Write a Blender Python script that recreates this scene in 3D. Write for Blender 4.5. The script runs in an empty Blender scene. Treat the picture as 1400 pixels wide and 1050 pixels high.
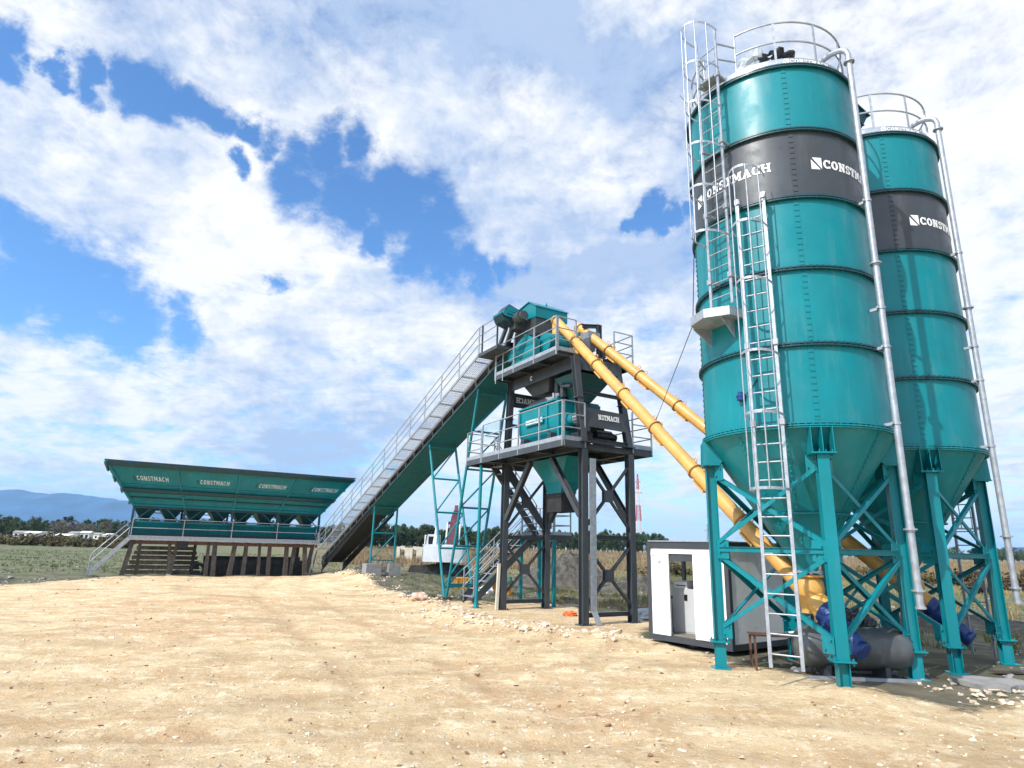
import bpy, math, random
import numpy as np
from mathutils import Vector, Matrix, noise as mnoise
R = math.radians
S = bpy.context.scene
COL = S.collection
random.seed(7)

# ------------------------------------------------------------------ camera
FPX, PITCH, ROLL, EYE = 859.25, .2553, .0261, 2.0
cam_d = bpy.data.cameras.new('camera'); cam_d.sensor_width = 36; cam_d.lens = 36 * FPX / 1400
cam_d.clip_start = .1; cam_d.clip_end = 30000
cam = bpy.data.objects.new('camera', cam_d); COL.objects.link(cam); S.camera = cam
f_ = Vector((0, math.cos(PITCH), math.sin(PITCH))); r_ = Vector((1, 0, 0)); u_ = r_.cross(f_)
r2 = math.cos(ROLL) * r_ + math.sin(ROLL) * u_; u2 = -math.sin(ROLL) * r_ + math.cos(ROLL) * u_
m = Matrix((r2, u2, -f_)).transposed().to_4x4(); m.translation = Vector((0, 0, EYE)); cam.matrix_world = m
S.render.resolution_x, S.render.resolution_y = 1024, 768

# ------------------------------------------------------------------ light and sky
SUN_DIR = Vector((-.72, -.69, 0)).normalized(); SUN_EL = R(43)
S.view_settings.view_transform = 'Standard'; S.view_settings.look = 'None'
S.view_settings.gamma = 1; S.view_settings.use_curve_mapping = False
S.view_settings.exposure = 0.42
sd = bpy.data.lights.new('sun', 'SUN'); sd.energy = 3.7; sd.angle = R(.5); sd.color = (1, .955, .89)
so = bpy.data.objects.new('sun', sd); COL.objects.link(so)
to_sun = Vector((SUN_DIR.x * math.cos(SUN_EL), SUN_DIR.y * math.cos(SUN_EL), math.sin(SUN_EL)))
so.rotation_euler = to_sun.to_track_quat('Z', 'Y').to_euler()
so.location = to_sun * 60

class NT:
    """small helper to write node trees"""
    def __init__(s, nt): s.nt = nt
    def n(s, t, ins=None, **kw):
        nd = s.nt.nodes.new(t)
        for k, v in kw.items(): setattr(nd, k, v)
        for k, v in (ins or {}).items(): s.put(nd.inputs[k], v)
        return nd
    def put(s, sock, v):
        if isinstance(v, bpy.types.NodeSocket): s.nt.links.new(v, sock)
        elif isinstance(v, bpy.types.Node): s.nt.links.new(v.outputs[0], sock)
        else:
            if isinstance(v, (tuple, list)) and len(v) == 3 and sock.type == 'RGBA': v = (*v, 1)
            sock.default_value = v
    def math(s, op, a, b=0., c=0., clamp=False): return s.n('ShaderNodeMath', {0: a, 1: b, 2: c}, operation=op, use_clamp=clamp).outputs[0]
    def ss(s, x, a, b, lo=0., hi=1.):
        return s.n('ShaderNodeMapRange', {0: x, 1: a, 2: b, 3: lo, 4: hi}, interpolation_type='SMOOTHSTEP').outputs[0]
    def mix(s, fac, a, b, blend='MIX'):
        nd = s.n('ShaderNodeMix', data_type='RGBA', blend_type=blend)
        s.put(nd.inputs[0], fac); s.put(nd.inputs[6], a); s.put(nd.inputs[7], b); return nd.outputs[2]
    def noise(s, vec, scale, detail=4., rough=.5, dist=0., out=0):
        return s.n('ShaderNodeTexNoise', {'Vector': vec, 'Scale': scale, 'Detail': detail, 'Roughness': rough, 'Distortion': dist}).outputs[out]
    def vm(s, op, a, b=(0, 0, 0), out=0): return s.n('ShaderNodeVectorMath', {0: a, 1: b}, operation=op).outputs[out]

# directions of the openings of blue sky between the clouds (unit vector, angular size)
BLUE = [(-0.583,0.591,0.558,0.018),(-0.593,0.607,0.529,0.015),(-0.572,0.613,0.545,0.011),(-0.551,0.631,0.546,0.01),(-0.526,0.645,0.554,0.014),(-0.482,0.676,0.558,0.02),(-0.458,0.692,0.558,0.026),(-0.431,0.71,0.557,0.019),(-0.404,0.733,0.548,0.016),(-0.371,0.752,0.545,0.015),(-0.344,0.768,0.54,0.017),(-0.311,0.792,0.526,0.024),(-0.272,0.797,0.539,0.027),(-0.222,0.801,0.556,0.021),(-0.295,0.814,0.501,0.037),(-0.246,0.833,0.496,0.043),(-0.183,0.854,0.486,0.046),(-0.129,0.866,0.483,0.029),(-0.146,0.882,0.447,0.038),(-0.107,0.899,0.426,0.029),(-0.062,0.909,0.413,0.025),(-0.016,0.903,0.43,0.018),(-0.216,0.869,0.445,0.024),(-0.623,0.686,0.377,0.021),(-0.608,0.704,0.367,0.026),(-0.593,0.727,0.345,0.03),(-0.57,0.75,0.336,0.029),(-0.545,0.774,0.322,0.03),(-0.514,0.799,0.313,0.026),(-0.484,0.82,0.306,0.023),(-0.614,0.733,0.293,0.037),(-0.572,0.771,0.279,0.032),(-0.522,0.811,0.264,0.031),(-0.473,0.841,0.265,0.022),(-0.389,0.773,0.501,0.011),(0.215,0.846,0.487,0.017),(0.186,0.855,0.482,0.013),(0.160,0.862,0.480,0.010),(0.245,0.836,0.491,0.014),(0.27,0.822,0.50,0.010),(-0.349,0.861,0.371,0.014),
        (-0.9,-.2,.4,.12),(.75,-.55,.35,.15),(-.2,-.9,.4,.14),(.5,-.2,.85,.1),(.95,.15,.3,.08)]
W = bpy.data.worlds.new('World'); S.world = W; W.use_nodes = True
t = NT(W.node_tree); W.node_tree.nodes.clear()
sky = t.n('ShaderNodeTexSky', sky_type='NISHITA', sun_disc=False)
sky.sun_elevation = SUN_EL; sky.sun_rotation = math.atan2(SUN_DIR.x, SUN_DIR.y)
sky.air_density = 1.0; sky.dust_density = .6; sky.ozone_density = 2.5
d = t.n('ShaderNodeTexCoord').outputs['Generated']
dn = t.vm('NORMALIZE', d)
sep = t.n('ShaderNodeSeparateXYZ', {0: dn}); dz = sep.outputs[2]
den = t.math('ADD', t.math('MAXIMUM', dz, 0.), .14)
cp = t.n('ShaderNodeVectorMath', {0: dn}, operation='SCALE'); t.put(cp.inputs[3], t.math('DIVIDE', 1., den))
cp = t.vm('MULTIPLY', cp, (1, 1, 0))
w1 = t.noise(dn, 11., 6., .62, out=1); w1 = t.n('ShaderNodeVectorMath', {0: t.vm('SUBTRACT', w1, (.5, .5, .5))}, operation='SCALE'); w1.inputs[3].default_value = .11
w2 = t.n('ShaderNodeVectorMath', {0: t.vm('SUBTRACT', t.noise(dn, 4.5, 3., .5, out=1), (.5, .5, .5))}, operation='SCALE'); w2.inputs[3].default_value = .07
dw = t.vm('ADD', t.vm('ADD', dn, w1), w2)
hole = None
for x, y, z, r in BLUE:
    dist = t.vm('DISTANCE', dw, (x, y, z), out=1)
    v = t.ss(dist, r * .1, r * 2.7, 1., 0.)
    hole = v if hole is None else t.math('SMOOTH_MAX', hole, v, .12)
hole = t.math('MINIMUM', hole, 1.35)
n1 = t.noise(cp, 1.9, 9., .60, .25)
n2 = t.noise(cp, 5.5, 9., .66, .4)
n3 = t.noise(t.vm('MULTIPLY', dn, (1, 1, 1.5)), 17., 8., .68, .3)
cen = lambda x, k: t.math('MULTIPLY', t.math('SUBTRACT', x, .5), k)
cov = t.math('ADD', cen(n1, 1.6), cen(n2, 1.2))
cov = t.math('ADD', cov, cen(n3, .8))
cov = t.math('ADD', cov, .80)
cov = t.math('SUBTRACT', cov, t.math('MULTIPLY', hole, 1.02))
cov = t.math('SUBTRACT', cov, t.ss(dz, .02, .24, .22, 0.))
mask = t.ss(cov, -.02, .78)
# puffy light: difference of the density towards the sun, plus large grey-lilac undersides
cps = t.vm('ADD', cp, (-.06, -.045, 0.))
shade = t.math('SUBTRACT', t.noise(cps, 1.9, 7., .60, .25), n1)
shade2 = t.math('SUBTRACT', t.noise(t.vm('ADD', cp, (-.02, -.015, 0.)), 5.5, 8., .66, .4), n2)
shade3 = t.math('SUBTRACT', t.noise(t.vm('MULTIPLY', t.vm('ADD', dn, (-.008, -.004, .012)), (1, 1, 1.5)), 17., 6., .68, .3), n3)
sh = t.math('ADD', t.math('ADD', shade, t.math('MULTIPLY', shade2, .45)), t.math('MULTIPLY', shade3, .26))
b = t.math('MULTIPLY', sh, -2.6)
low = t.noise(t.vm('MULTIPLY', dw, (1, 1, 1.6)), 2.5, 6., .56)
b = t.math('ADD', b, cen(low, -6.2))
b = t.math('ADD', b, .60)
# the sheet of cloud high overhead is seen from below and greyer
b = t.math('SUBTRACT', b, t.ss(dz, .50, .80, 0., .35))
edge = t.ss(cov, .25, .85, .34, 0.)
b = t.math('ADD', b, edge, clamp=True)
ccol = t.mix(b, (.47, .60, .84), (1.0, 1.01, 1.02))
skyc = t.mix(1., sky.outputs[0], (.66, .99, 1.28), 'MULTIPLY')
bg1 = t.n('ShaderNodeBackground', {'Color': skyc, 'Strength': .14})
glow = t.ss(t.vm('DOT_PRODUCT', dn, tuple(to_sun), out=1), .48, 1., 1., 3.2)     # clouds round the unseen sun, brightened as added fill on front faces
bg2 = t.n('ShaderNodeBackground', {'Color': ccol, 'Strength': t.math('MULTIPLY', glow, .80)})
# thin veil close to the horizon
veil = t.ss(dz, .0, .26, .75, .0)
mask2 = t.math('MAXIMUM', mask, t.math('MULTIPLY', veil, t.ss(n2, .30, .62)))
ms = t.n('ShaderNodeMixShader', {0: mask2}); t.put(ms.inputs[1], bg1); t.put(ms.inputs[2], bg2)
wo = t.n('ShaderNodeOutputWorld'); t.put(wo.inputs[0], ms)

S.cycles.use_denoising = True
S.cycles.max_bounces = 6; S.cycles.diffuse_bounces = 3; S.cycles.glossy_bounces = 3
S.cycles.volume_bounces = 0; S.cycles.volume_max_steps = 64; S.cycles.volume_step_rate = 4

# ------------------------------------------------------------------ mesh helpers
class MB:
    def __init__(s): s.v = []; s.f = []; s.s = []
    def add(s, vs, fs, smooth=False):
        o = len(s.v); s.v += [tuple(p) for p in vs]; s.f += [tuple(i + o for i in f) for f in fs]; s.s += [smooth] * len(fs); return s
    def box(s, x0, x1, y0, y1, z0, z1):
        return s.add([(x, y, z) for z in (z0, z1) for y in (y0, y1) for x in (x0, x1)],
                     [(0, 2, 3, 1), (4, 5, 7, 6), (0, 1, 5, 4), (2, 6, 7, 3), (0, 4, 6, 2), (1, 3, 7, 5)])
    def hexa(s, b, t):          # two quads
        return s.add(list(b) + list(t), [(3, 2, 1, 0), (4, 5, 6, 7), (0, 1, 5, 4), (1, 2, 6, 5), (2, 3, 7, 6), (3, 0, 4, 7)])
    def obox(s, c, ax, ay, az):  # centre and half axes
        c, ax, ay, az = map(Vector, (c, ax, ay, az))
        q = lambda k: [c + i * ax + j * ay + k * az for i, j in ((-1, -1), (1, -1), (1, 1), (-1, 1))]
        return s.hexa(q(-1), q(1))
    def bar(s, p, q, w, h, up=(0, 0, 1), off=(0, 0)):
        p, q = Vector(p), Vector(q); d = (q - p); L = d.length; d.normalize(); up = Vector(up)
        if abs(d.dot(up)) > .98: up = Vector((1, 0, 0)) if abs(d.x) < .9 else Vector((0, 1, 0))
        a = d.cross(up).normalized(); b = a.cross(d)
        return s.obox((p + q) / 2 + a * off[0] + b * off[1], d * L / 2, a * w / 2, b * h / 2)
    def ibeam(s, p, q, w, h, t=.014, up=(0, 0, 1)):   # flange width w, depth h along 'up'
        s.bar(p, q, w, t, up, (0, h / 2 - t / 2)); s.bar(p, q, w, t, up, (0, -h / 2 + t / 2)); s.bar(p, q, t, h - 2 * t, up); return s
    def angle(s, p, q, w, t=.01, up=(0, 0, 1), sg=1):
        s.bar(p, q, w, t, up); s.bar(p, q, t, w - t, up, (sg * (w / 2 - t / 2), -w / 2)); return s
    def tube(s, pts, r, n=8, closed=False, caps=True):
        pts = [Vector(p) for p in pts]; N = len(pts); rings = []; prev = None
        rr = r if isinstance(r, (list, tuple)) else [r] * N
        for i in range(N):
            if closed: d = pts[(i + 1) % N] - pts[i - 1]
            else: d = pts[min(i + 1, N - 1)] - pts[max(i - 1, 0)]
            d.normalize()
            if prev is None:
                a = Vector((0, 0, 1)) if abs(d.z) < .9 else Vector((1, 0, 0)); a = d.cross(a).normalized()
            else: a = (prev - d * prev.dot(d)).normalized()
            prev = a; b = d.cross(a)
            rings.append([pts[i] + rr[i] * (math.cos(2 * math.pi * k / n) * a + math.sin(2 * math.pi * k / n) * b) for k in range(n)])
        fs = []
        for i in range(N if closed else N - 1):
            j = (i + 1) % N
            for k in range(n): fs.append((i * n + k, i * n + (k + 1) % n, j * n + (k + 1) % n, j * n + k))
        s.add([v for g in rings for v in g], fs, True)
        if caps and not closed:
            s.add(rings[0], [tuple(range(n - 1, -1, -1))]); s.add(rings[-1], [tuple(range(n))])
        return s
    def lathe(s, prof, n=64, c=(0, 0, 0), smooth=True, closed=False):
        """profile of (r, z) from bottom to top on the outside"""
        cx, cy, cz = c; vs = []
        for r, z in prof: vs += [(cx + r * math.cos(2 * math.pi * k / n), cy + r * math.sin(2 * math.pi * k / n), cz + z) for k in range(n)]
        fs = []; P = len(prof)
        for i in range(P if closed else P - 1):
            j = (i + 1) % P
            for k in range(n): fs.append((i * n + k, i * n + (k + 1) % n, j * n + (k + 1) % n, j * n + k))
        return s.add(vs, fs, smooth)
    def ring(s, r0, r1, z0, z1, n=64, c=(0, 0, 0)):
        for prof in ([(r0, z0), (r1, z0)], [(r1, z0), (r1, z1)], [(r1, z1), (r0, z1)], [(r0, z1), (r0, z0)]): s.lathe(prof, n, c, prof[0][0] == prof[1][0])
        return s
    def cyl(s, p, q, r, n=24, r2=None):
        return s.tube([p, q], [r, r if r2 is None else r2], n)
    def prism(s, poly, d):      # planar polygon swept by vector d
        d = Vector(d); n = len(poly); a = [Vector(p) for p in poly]; b = [p + d for p in a]
        return s.add(a + b, [tuple(range(n - 1, -1, -1)), tuple(range(n, 2 * n))] + [(i, (i + 1) % n, n + (i + 1) % n, n + i) for i in range(n)])
    def wallplate(s, quads, nrm_t):
        for q in quads: s.prism(q, nrm_t)
        return s
    def grid(s, nx, ny, fn, smooth=True):
        vs = [fn(i / nx, j / ny) for j in range(ny + 1) for i in range(nx + 1)]
        return s.add(vs, [(j * (nx + 1) + i, j * (nx + 1) + i + 1, (j + 1) * (nx + 1) + i + 1, (j + 1) * (nx + 1) + i) for j in range(ny) for i in range(nx)], smooth)

def mesh_of(name, mb, mat):
    me = bpy.data.meshes.new(name); me.from_pydata(mb.v, [], mb.f)
    me.polygons.foreach_set('use_smooth', mb.s)
    if mat: me.materials.append(mat)
    me.update(); return me
def obj(name, mb, mat, parent=None):
    o = bpy.data.objects.new(name, mesh_of(name, mb, mat)); COL.objects.link(o)
    if parent: o.parent = parent
    return o
def tag(o, label=None, cat=None, group=None, kind=None):
    for k, v in (('label', label), ('category', cat), ('group', group), ('kind', kind)):
        if v: o[k] = v
    return o
def thing(name, label, cat, loc=(0, 0, 0), rz=0., group=None):
    o = bpy.data.objects.new(name, None); COL.objects.link(o); o.location = loc; o.rotation_euler = (0, 0, rz); o.empty_display_size = .3
    return tag(o, label, cat, group)
def dup(root, loc, rz, label=None, scale=1.):
    r = root.copy(); COL.objects.link(r); r.location = loc; r.rotation_euler = (0, 0, rz); r.scale = (scale,) * 3 if not isinstance(scale, tuple) else scale
    if label: r['label'] = label
    for ch in list(root.children):
        c = ch.copy(); COL.objects.link(c); c.parent = r
        for g in ch.children:
            e = g.copy(); COL.objects.link(e); e.parent = c
    return r

# ------------------------------------------------------------------ materials
def mat(name, col, rough=.5, metal=0., var=.12, scale=3., bump=0., bscale=40., spec=.5, coat=0., dirt=None, dirt_amt=.35, dirt_scale=1.6, streak=False):
    m = bpy.data.materials.new(name); m.use_nodes = True; t = NT(m.node_tree); p = m.node_tree.nodes['Principled BSDF']
    co = t.n('ShaderNodeTexCoord').outputs['Object']
    n = t.noise(co, scale, 5., .6)
    k = t.ss(n, .3, .7, 1 - var, 1 + var)
    c = t.n('ShaderNodeVectorMath', {0: col}, operation='SCALE'); t.put(c.inputs[3], k); c = c.outputs[0]
    if dirt:
        v = t.vm('MULTIPLY', co, (1, 1, .13)) if streak else co
        g = t.ss(t.noise(v, dirt_scale * 3, 7., .68), .50, .74, 0., dirt_amt)
        c = t.mix(g, c, dirt)
    t.put(p.inputs['Base Color'], c)
    t.put(p.inputs['Roughness'], t.ss(t.noise(co, scale * 2.3, 4., .6), .3, .7, max(.03, rough - .09), min(1., rough + .09)))
    p.inputs['Metallic'].default_value = metal; p.inputs['Specular IOR Level'].default_value = spec
    if coat: p.inputs['Coat Weight'].default_value = coat; p.inputs['Coat Roughness'].default_value = .08
    if bump:
        bn = t.n('ShaderNodeBump', {'Height': t.noise(co, bscale, 5., .6), 'Strength': bump, 'Distance': .02}); t.put(p.inputs['Normal'], bn)
    return m
TEAL = mat('teal_paint', (.0, .185, .215), .40, var=.10, scale=.9, bump=.03, bscale=2.2, spec=.38, dirt=(.10, .25, .26), dirt_amt=.34, dirt_scale=1.5, streak=True)
GREY = mat('dark_grey_paint', (.043, .051, .058), .42, var=.12, scale=1.5, bump=.03, bscale=3, dirt=(.11, .11, .10), dirt_amt=.30, streak=True)
GALV = mat('galvanised_steel', (.36, .39, .42), .42, .45, var=.16, scale=9., bump=.03, bscale=60)
GALVD = mat('galvanised_grating', (.30, .32, .35), .5, .4, var=.14, scale=6.)
YEL = mat('ochre_yellow_paint', (.60, .335, .085), .45, var=.10, scale=2.5, dirt=(.36, .22, .09), dirt_amt=.8, dirt_scale=1.1)
YELD = mat('ochre_flange_paint', (.40, .21, .05), .45, dirt=(.15, .09, .04))
WHITE = mat('white_lettering', (.82, .83, .83), .45, var=.03)
PANEL = mat('white_sandwich_panel', (.84, .84, .83), .35, var=.04, scale=1.2, dirt=(.5, .47, .42), dirt_amt=.25, streak=True)
ANTH = mat('anthracite_frame', (.042, .046, .055), .42, var=.1)
RUBBER = mat('black_rubber', (.016, .017, .018), .62, var=.3, dirt=(.10, .09, .08), dirt_amt=.25)
BLACK = mat('black_plastic', (.010, .011, .013), .28, var=.3, bump=.35, bscale=14)
BLUE_W = mat('blue_wrap', (.004, .036, .17), .38, var=.25, scale=8, bump=.6, bscale=11)
CLEAR = mat('milky_plastic_sheet', (.42, .46, .48), .25, var=.1, bump=.5, bscale=12)
WOOD = mat('weathered_timber', (.070, .055, .043), .85, var=.35, scale=6, bump=.4, bscale=30, dirt=(.22, .19, .15), streak=True)
CONC = mat('grey_concrete', (.26, .25, .235), .9, var=.16, scale=5, bump=.35, bscale=30, dirt=(.36, .31, .24))
RUST = mat('rusty_brown_steel', (.12, .055, .035), .75, var=.3, scale=5, bump=.2)
TANK = mat('grey_tank_paint', (.075, .085, .088), .42, var=.2, scale=2, dirt=(.22, .19, .15), dirt_amt=.5)
CABIN = mat('light_grey_enamel', (.50, .51, .51), .4, var=.04)
FLOORM = mat('brown_vinyl', (.20, .17, .13), .6)
RED = mat('dark_red_paint', (.075, .006, .012), .4, var=.2, dirt=(.16, .09, .06))
EXW = mat('pale_grey_paint', (.55, .59, .62), .4, var=.06, dirt=(.38, .34, .28))
ORANGE = mat('amber_skip_paint', (.52, .24, .03), .5, var=.15, dirt=(.2, .12, .05))
LIDG = mat('faded_green_paint', (.07, .14, .10), .6, var=.15)
WALLC = mat('cream_render', (.58, .53, .42), .85, var=.1, dirt=(.3, .27, .2))
ROOFW = mat('whitewashed_wall', (.66, .65, .60), .8, var=.1)
REDW = mat('mast_red', (.45, .09, .07), .5); MASTW = mat('mast_white', (.66, .62, .58), .5)
SCREEN = mat('laptop_black', (.006, .007, .009), .2)
def glassm():
    m = bpy.data.materials.new('window_glass'); m.use_nodes = True; t = NT(m.node_tree); nt = m.node_tree
    g = t.n('ShaderNodeBsdfGlossy', {'Roughness': .02}); tr = t.n('ShaderNodeBsdfTransparent', {'Color': (.90, .94, .93)})
    mx = t.n('ShaderNodeMixShader', {0: .07}); t.put(mx.inputs[1], tr); t.put(mx.inputs[2], g)
    t.put(nt.nodes['Material Output'].inputs[0], mx); return m
GLASS = glassm()

# ------------------------------------------------------------------ lettering (slab-serif capitals drawn as strokes)
def arc(cx, cy, ro, ri, a0, a1, n=10, sx=1.):
    out = []
    for i in range(n):
        p, q = R(a0 + (a1 - a0) * i / n), R(a0 + (a1 - a0) * (i + 1) / n)
        out.append([(cx + sx * ro[0] * math.cos(p), cy + ro[1] * math.sin(p)), (cx + sx * ro[0] * math.cos(q), cy + ro[1] * math.sin(q)),
                    (cx + sx * ri[0] * math.cos(q), cy + ri[1] * math.sin(q)), (cx + sx * ri[0] * math.cos(p), cy + ri[1] * math.sin(p))])
    return out
def rc(x0, x1, y0, y1): return [(x0, y0), (x1, y0), (x1, y1), (x0, y1)]
def glyph(c):
    k = .17
    if c == 'C': return 1.0, arc(.5, .5, (.46, .5), (.19, .32), 48, 318, 18) + [rc(.76, .93, .62, .97), rc(.80, .93, .05, .30)]
    if c == 'O': return 1.02, arc(.51, .5, (.47, .5), (.19, .33), 0, 360, 24)
    if c == 'S': return .84, arc(.42, .735, (.36, .265), (.12, .115), 30, 270, 12) + arc(.42, .265, (.38, .265), (.12, .115), -150, 90, 12) + [rc(.62, .77, .64, .98), rc(.05, .2, .02, .36)]
    if c == 'N': return 1.1, [rc(.16, .34, k, 1), [(.10, 1), (.40, 1), (.96, 0), (.70, 0)], rc(.76, .94, 0, 1 - k), rc(.04, .46, 0, k), rc(.64, 1.06, 1 - k, 1), rc(.03, .2, 1 - k, 1)]
    if c == 'T': return .94, [rc(.34, .60, k, 1 - k), rc(.04, .90, 1 - k, 1), rc(.22, .72, 0, k), rc(.04, .17, .62, 1 - k), rc(.77, .90, .62, 1 - k)]
    if c == 'M': return 1.28, [rc(.12, .32, k, 1), rc(.92, 1.14, k, 1), [(.16, 1), (.44, 1), (.70, .2), (.52, .2)], [(.84, 1), (1.10, 1), (.72, .2), (.54, .2)], rc(.03, .42, 0, k), rc(.82, 1.25, 0, k), rc(.03, .2, 1 - k, 1), rc(1.08, 1.25, 1 - k, 1)]
    if c == 'A': return 1.08, [[(.12, k), (.30, k), (.60, 1), (.42, 1)], [(.68, k), (.95, k), (.66, 1), (.42, 1)], rc(.30, .78, .30, .44), rc(.02, .40, 0, k), rc(.58, 1.06, 0, k), rc(.36, .66, .86, 1)]
    if c == 'H': return 1.14, [rc(.13, .37, k, 1 - k), rc(.77, 1.01, k, 1 - k), rc(.37, .77, .42, .58), rc(.03, .47, 0, k), rc(.67, 1.11, 0, k), rc(.03, .47, 1 - k, 1), rc(.67, 1.11, 1 - k, 1)]
def _st(pts, k=.15):
    out = []
    for (x0, y0), (x1, y1) in zip(pts[:-1], pts[1:]):
        L = math.hypot(x1 - x0, y1 - y0); nx, ny = -(y1 - y0) / L * k / 2, (x1 - x0) / L * k / 2; ex, ey = (x1 - x0) / L * k * .3, (y1 - y0) / L * k * .3
        out.append([(x0 - nx - ex, y0 - ny - ey), (x1 - nx + ex, y1 - ny + ey), (x1 + nx + ex, y1 + ny + ey), (x0 + nx - ex, y0 + ny - ey)])
    return out
LIGHT = {'C': arc(.5, .5, (.44, .5), (.27, .36), 45, 315, 14), 'O': arc(.5, .5, (.44, .5), (.27, .36), 0, 360, 18), 'S': arc(.42, .735, (.33, .265), (.16, .14), 25, 270, 10) + arc(.42, .265, (.35, .265), (.18, .14), -150, 90, 10),
         'N': _st([(.2, 0), (.2, 1), (.88, 0), (.88, 1)]), 'T': _st([(.05, .92), (.88, .92)]) + _st([(.46, 0), (.46, .9)]), 'M': _st([(.14, 0), (.2, 1), (.63, .25), (1.06, 1), (1.12, 0)]), 'A': _st([(.08, 0), (.54, 1), (1.0, 0)]) + _st([(.28, .3), (.8, .3)], .12), 'H': _st([(.2, 0), (.2, 1)]) + _st([(.92, 0), (.92, 1)]) + _st([(.2, .5), (.92, .5)])}
DKT = mat('dark_and_shaded_teal', (.004, .050, .062), .38)  # dark bin-frame teal; also painted-in shade on flanges, ribs and cones
def word_polys(word, cap, logo=False, slant=0., gap=.05, light=False):
    """list of polygons in (u, v); returns polys, total width"""
    x = 0.; out = []
    if logo:
        h = cap * 1.32; o = -cap * .16
        out.append([(0, o), (h * .80, o), (0, o + h * .82)]); out.append([(h * .10, o + h), (h * .95, o + h), (h * .95, o + h * .06)])
        x = h * 1.08
    for c in word:
        w, ps = glyph(c)
        if light: ps = LIGHT[c]
        for p in ps: out.append([(x + a * cap + slant * b * cap, b * cap) for a, b in p])
        x += (w + gap) * cap
    return out, x
def letters(mb, polys, fn, depth=.004):
    """fn(u, v, h) -> point; thin raised letters, strokes stepped apart by a fraction of a millimetre"""
    for i, p in enumerate(polys):
        h = depth + .0004 * (i % 8)
        n = len(p); top = [fn(u, v, h) for u, v in p]; bot = [fn(u, v, .0) for u, v in p]
        mb.add(bot + top, [tuple(range(n, 2 * n))] + [(k, (k + 1) % n, n + (k + 1) % n, n + k) for k in range(n)])
    return mb

# ------------------------------------------------------------------ guard rails and ladders
def guardrail(parent, path, h=1.1, rails=3, step=1.2, toe=.0, r=.019, name='guardrail', posts=None, mat_=None, down=.0):
    mat_ = mat_ or GALV
    path = [Vector(p) for p in path]; mb = MB()
    for k in range(rails):
        z = h * (k + 1) / rails
        mb.tube([p + Vector((0, 0, z)) for p in path], r, 8)
    if toe:
        for p, q in zip(path[:-1], path[1:]): mb.bar(p + Vector((0, 0, toe / 2 + .01)), q + Vector((0, 0, toe / 2 + .01)), .006, toe)
    g = obj(name, mb, mat_, parent)
    pp = []
    for p, q in zip(path[:-1], path[1:]):
        L = (q - p).length; n = max(1, round(L / step))
        for i in range(n + 1):
            v = p.lerp(q, i / n)
            if not pp or (v - pp[-1]).length > .05: pp.append(v)
    for v in pp:
        obj('post', MB().bar(v + Vector((0, 0, -down)), v + Vector((0, 0, h)), .042, .042), mat_, g)
    return g
# ------------------------------------------------------------------ ground
def vnoise(x, y, seed=0):
    x = np.asarray(x, float); y = np.asarray(y, float); xi = np.floor(x).astype(np.int64); yi = np.floor(y).astype(np.int64); fx = x - xi; fy = y - yi
    def hsh(a, b):
        n = (a * 374761393 + b * 668265263 + seed * 974711) & 0x7fffffff; n = ((n ^ (n >> 13)) * 1274126177) & 0x7fffffff
        return ((n ^ (n >> 16)) & 0xffff) / 65535.
    sx = fx * fx * (3 - 2 * fx); sy = fy * fy * (3 - 2 * fy)
    a = hsh(xi, yi) * (1 - sx) + hsh(xi + 1, yi) * sx; b = hsh(xi, yi + 1) * (1 - sx) + hsh(xi + 1, yi + 1) * sx
    return a * (1 - sy) + b * sy
def fbm(x, y, o=4, seed=0):
    s = 0.; a = .5; tot = 0.
    for i in range(o): s = s + a * vnoise(x * 2 ** i + 17.3 * i, y * 2 ** i - 9.1 * i, seed + i); tot += a; a *= .55
    return s / tot
SAND = [(-90, -60), (-90, 14), (-45, 25), (-20.7, 28.2), (-21.3, 34.0), (-16, 38.4), (-10.9, 41.3), (-8.6, 36), (-5.8, 30.2), (-3.3, 25.2), (-1.9, 23.2), (-2.0, 25.3), (1.9, 25.4), (4.5, 20.0), (3.1, 15.9), (4.0, 13.8), (4.9, 12.0), (5.7, 10.5), (6.3, 9.4), (7.6, 10.1), (9.4, 10.3), (12, 9.4), (40, 4), (90, -60)]
RIDGE = [(-11.0, 41.0), (-8.6, 36), (-5.8, 30.2), (-3.3, 25.0), (-1.9, 21.0), (-.9, 18.0), (.8, 16.6), (2.6, 15.4)]
def seg_dist(x, y, pts, closed=False):
    d = np.full(np.shape(x), 1e9); P = list(pts) + ([pts[0]] if closed else [])
    for (ax, ay), (bx, by) in zip(P[:-1], P[1:]):
        vx, vy = bx - ax, by - ay; t = np.clip(((x - ax) * vx + (y - ay) * vy) / (vx * vx + vy * vy), 0, 1)
        d = np.minimum(d, np.hypot(x - ax - t * vx, y - ay - t * vy))
    return d
def inside(x, y, pts):
    c = np.zeros(np.shape(x), bool); n = len(pts)
    for i in range(n):
        (ax, ay), (bx, by) = pts[i], pts[(i + 1) % n]
        if ay == by: continue
        c ^= ((ay > y) != (by > y)) & (x < (bx - ax) * (y - ay) / (by - ay) + ax)
    return c
def sstep(x, a, b): t = np.clip((x - a) / (b - a), 0, 1); return t * t * (3 - 2 * t)
def sand_sd(x, y):
    d = seg_dist(x, y, SAND, True); return np.where(inside(x, y, SAND), d, -d)
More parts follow.
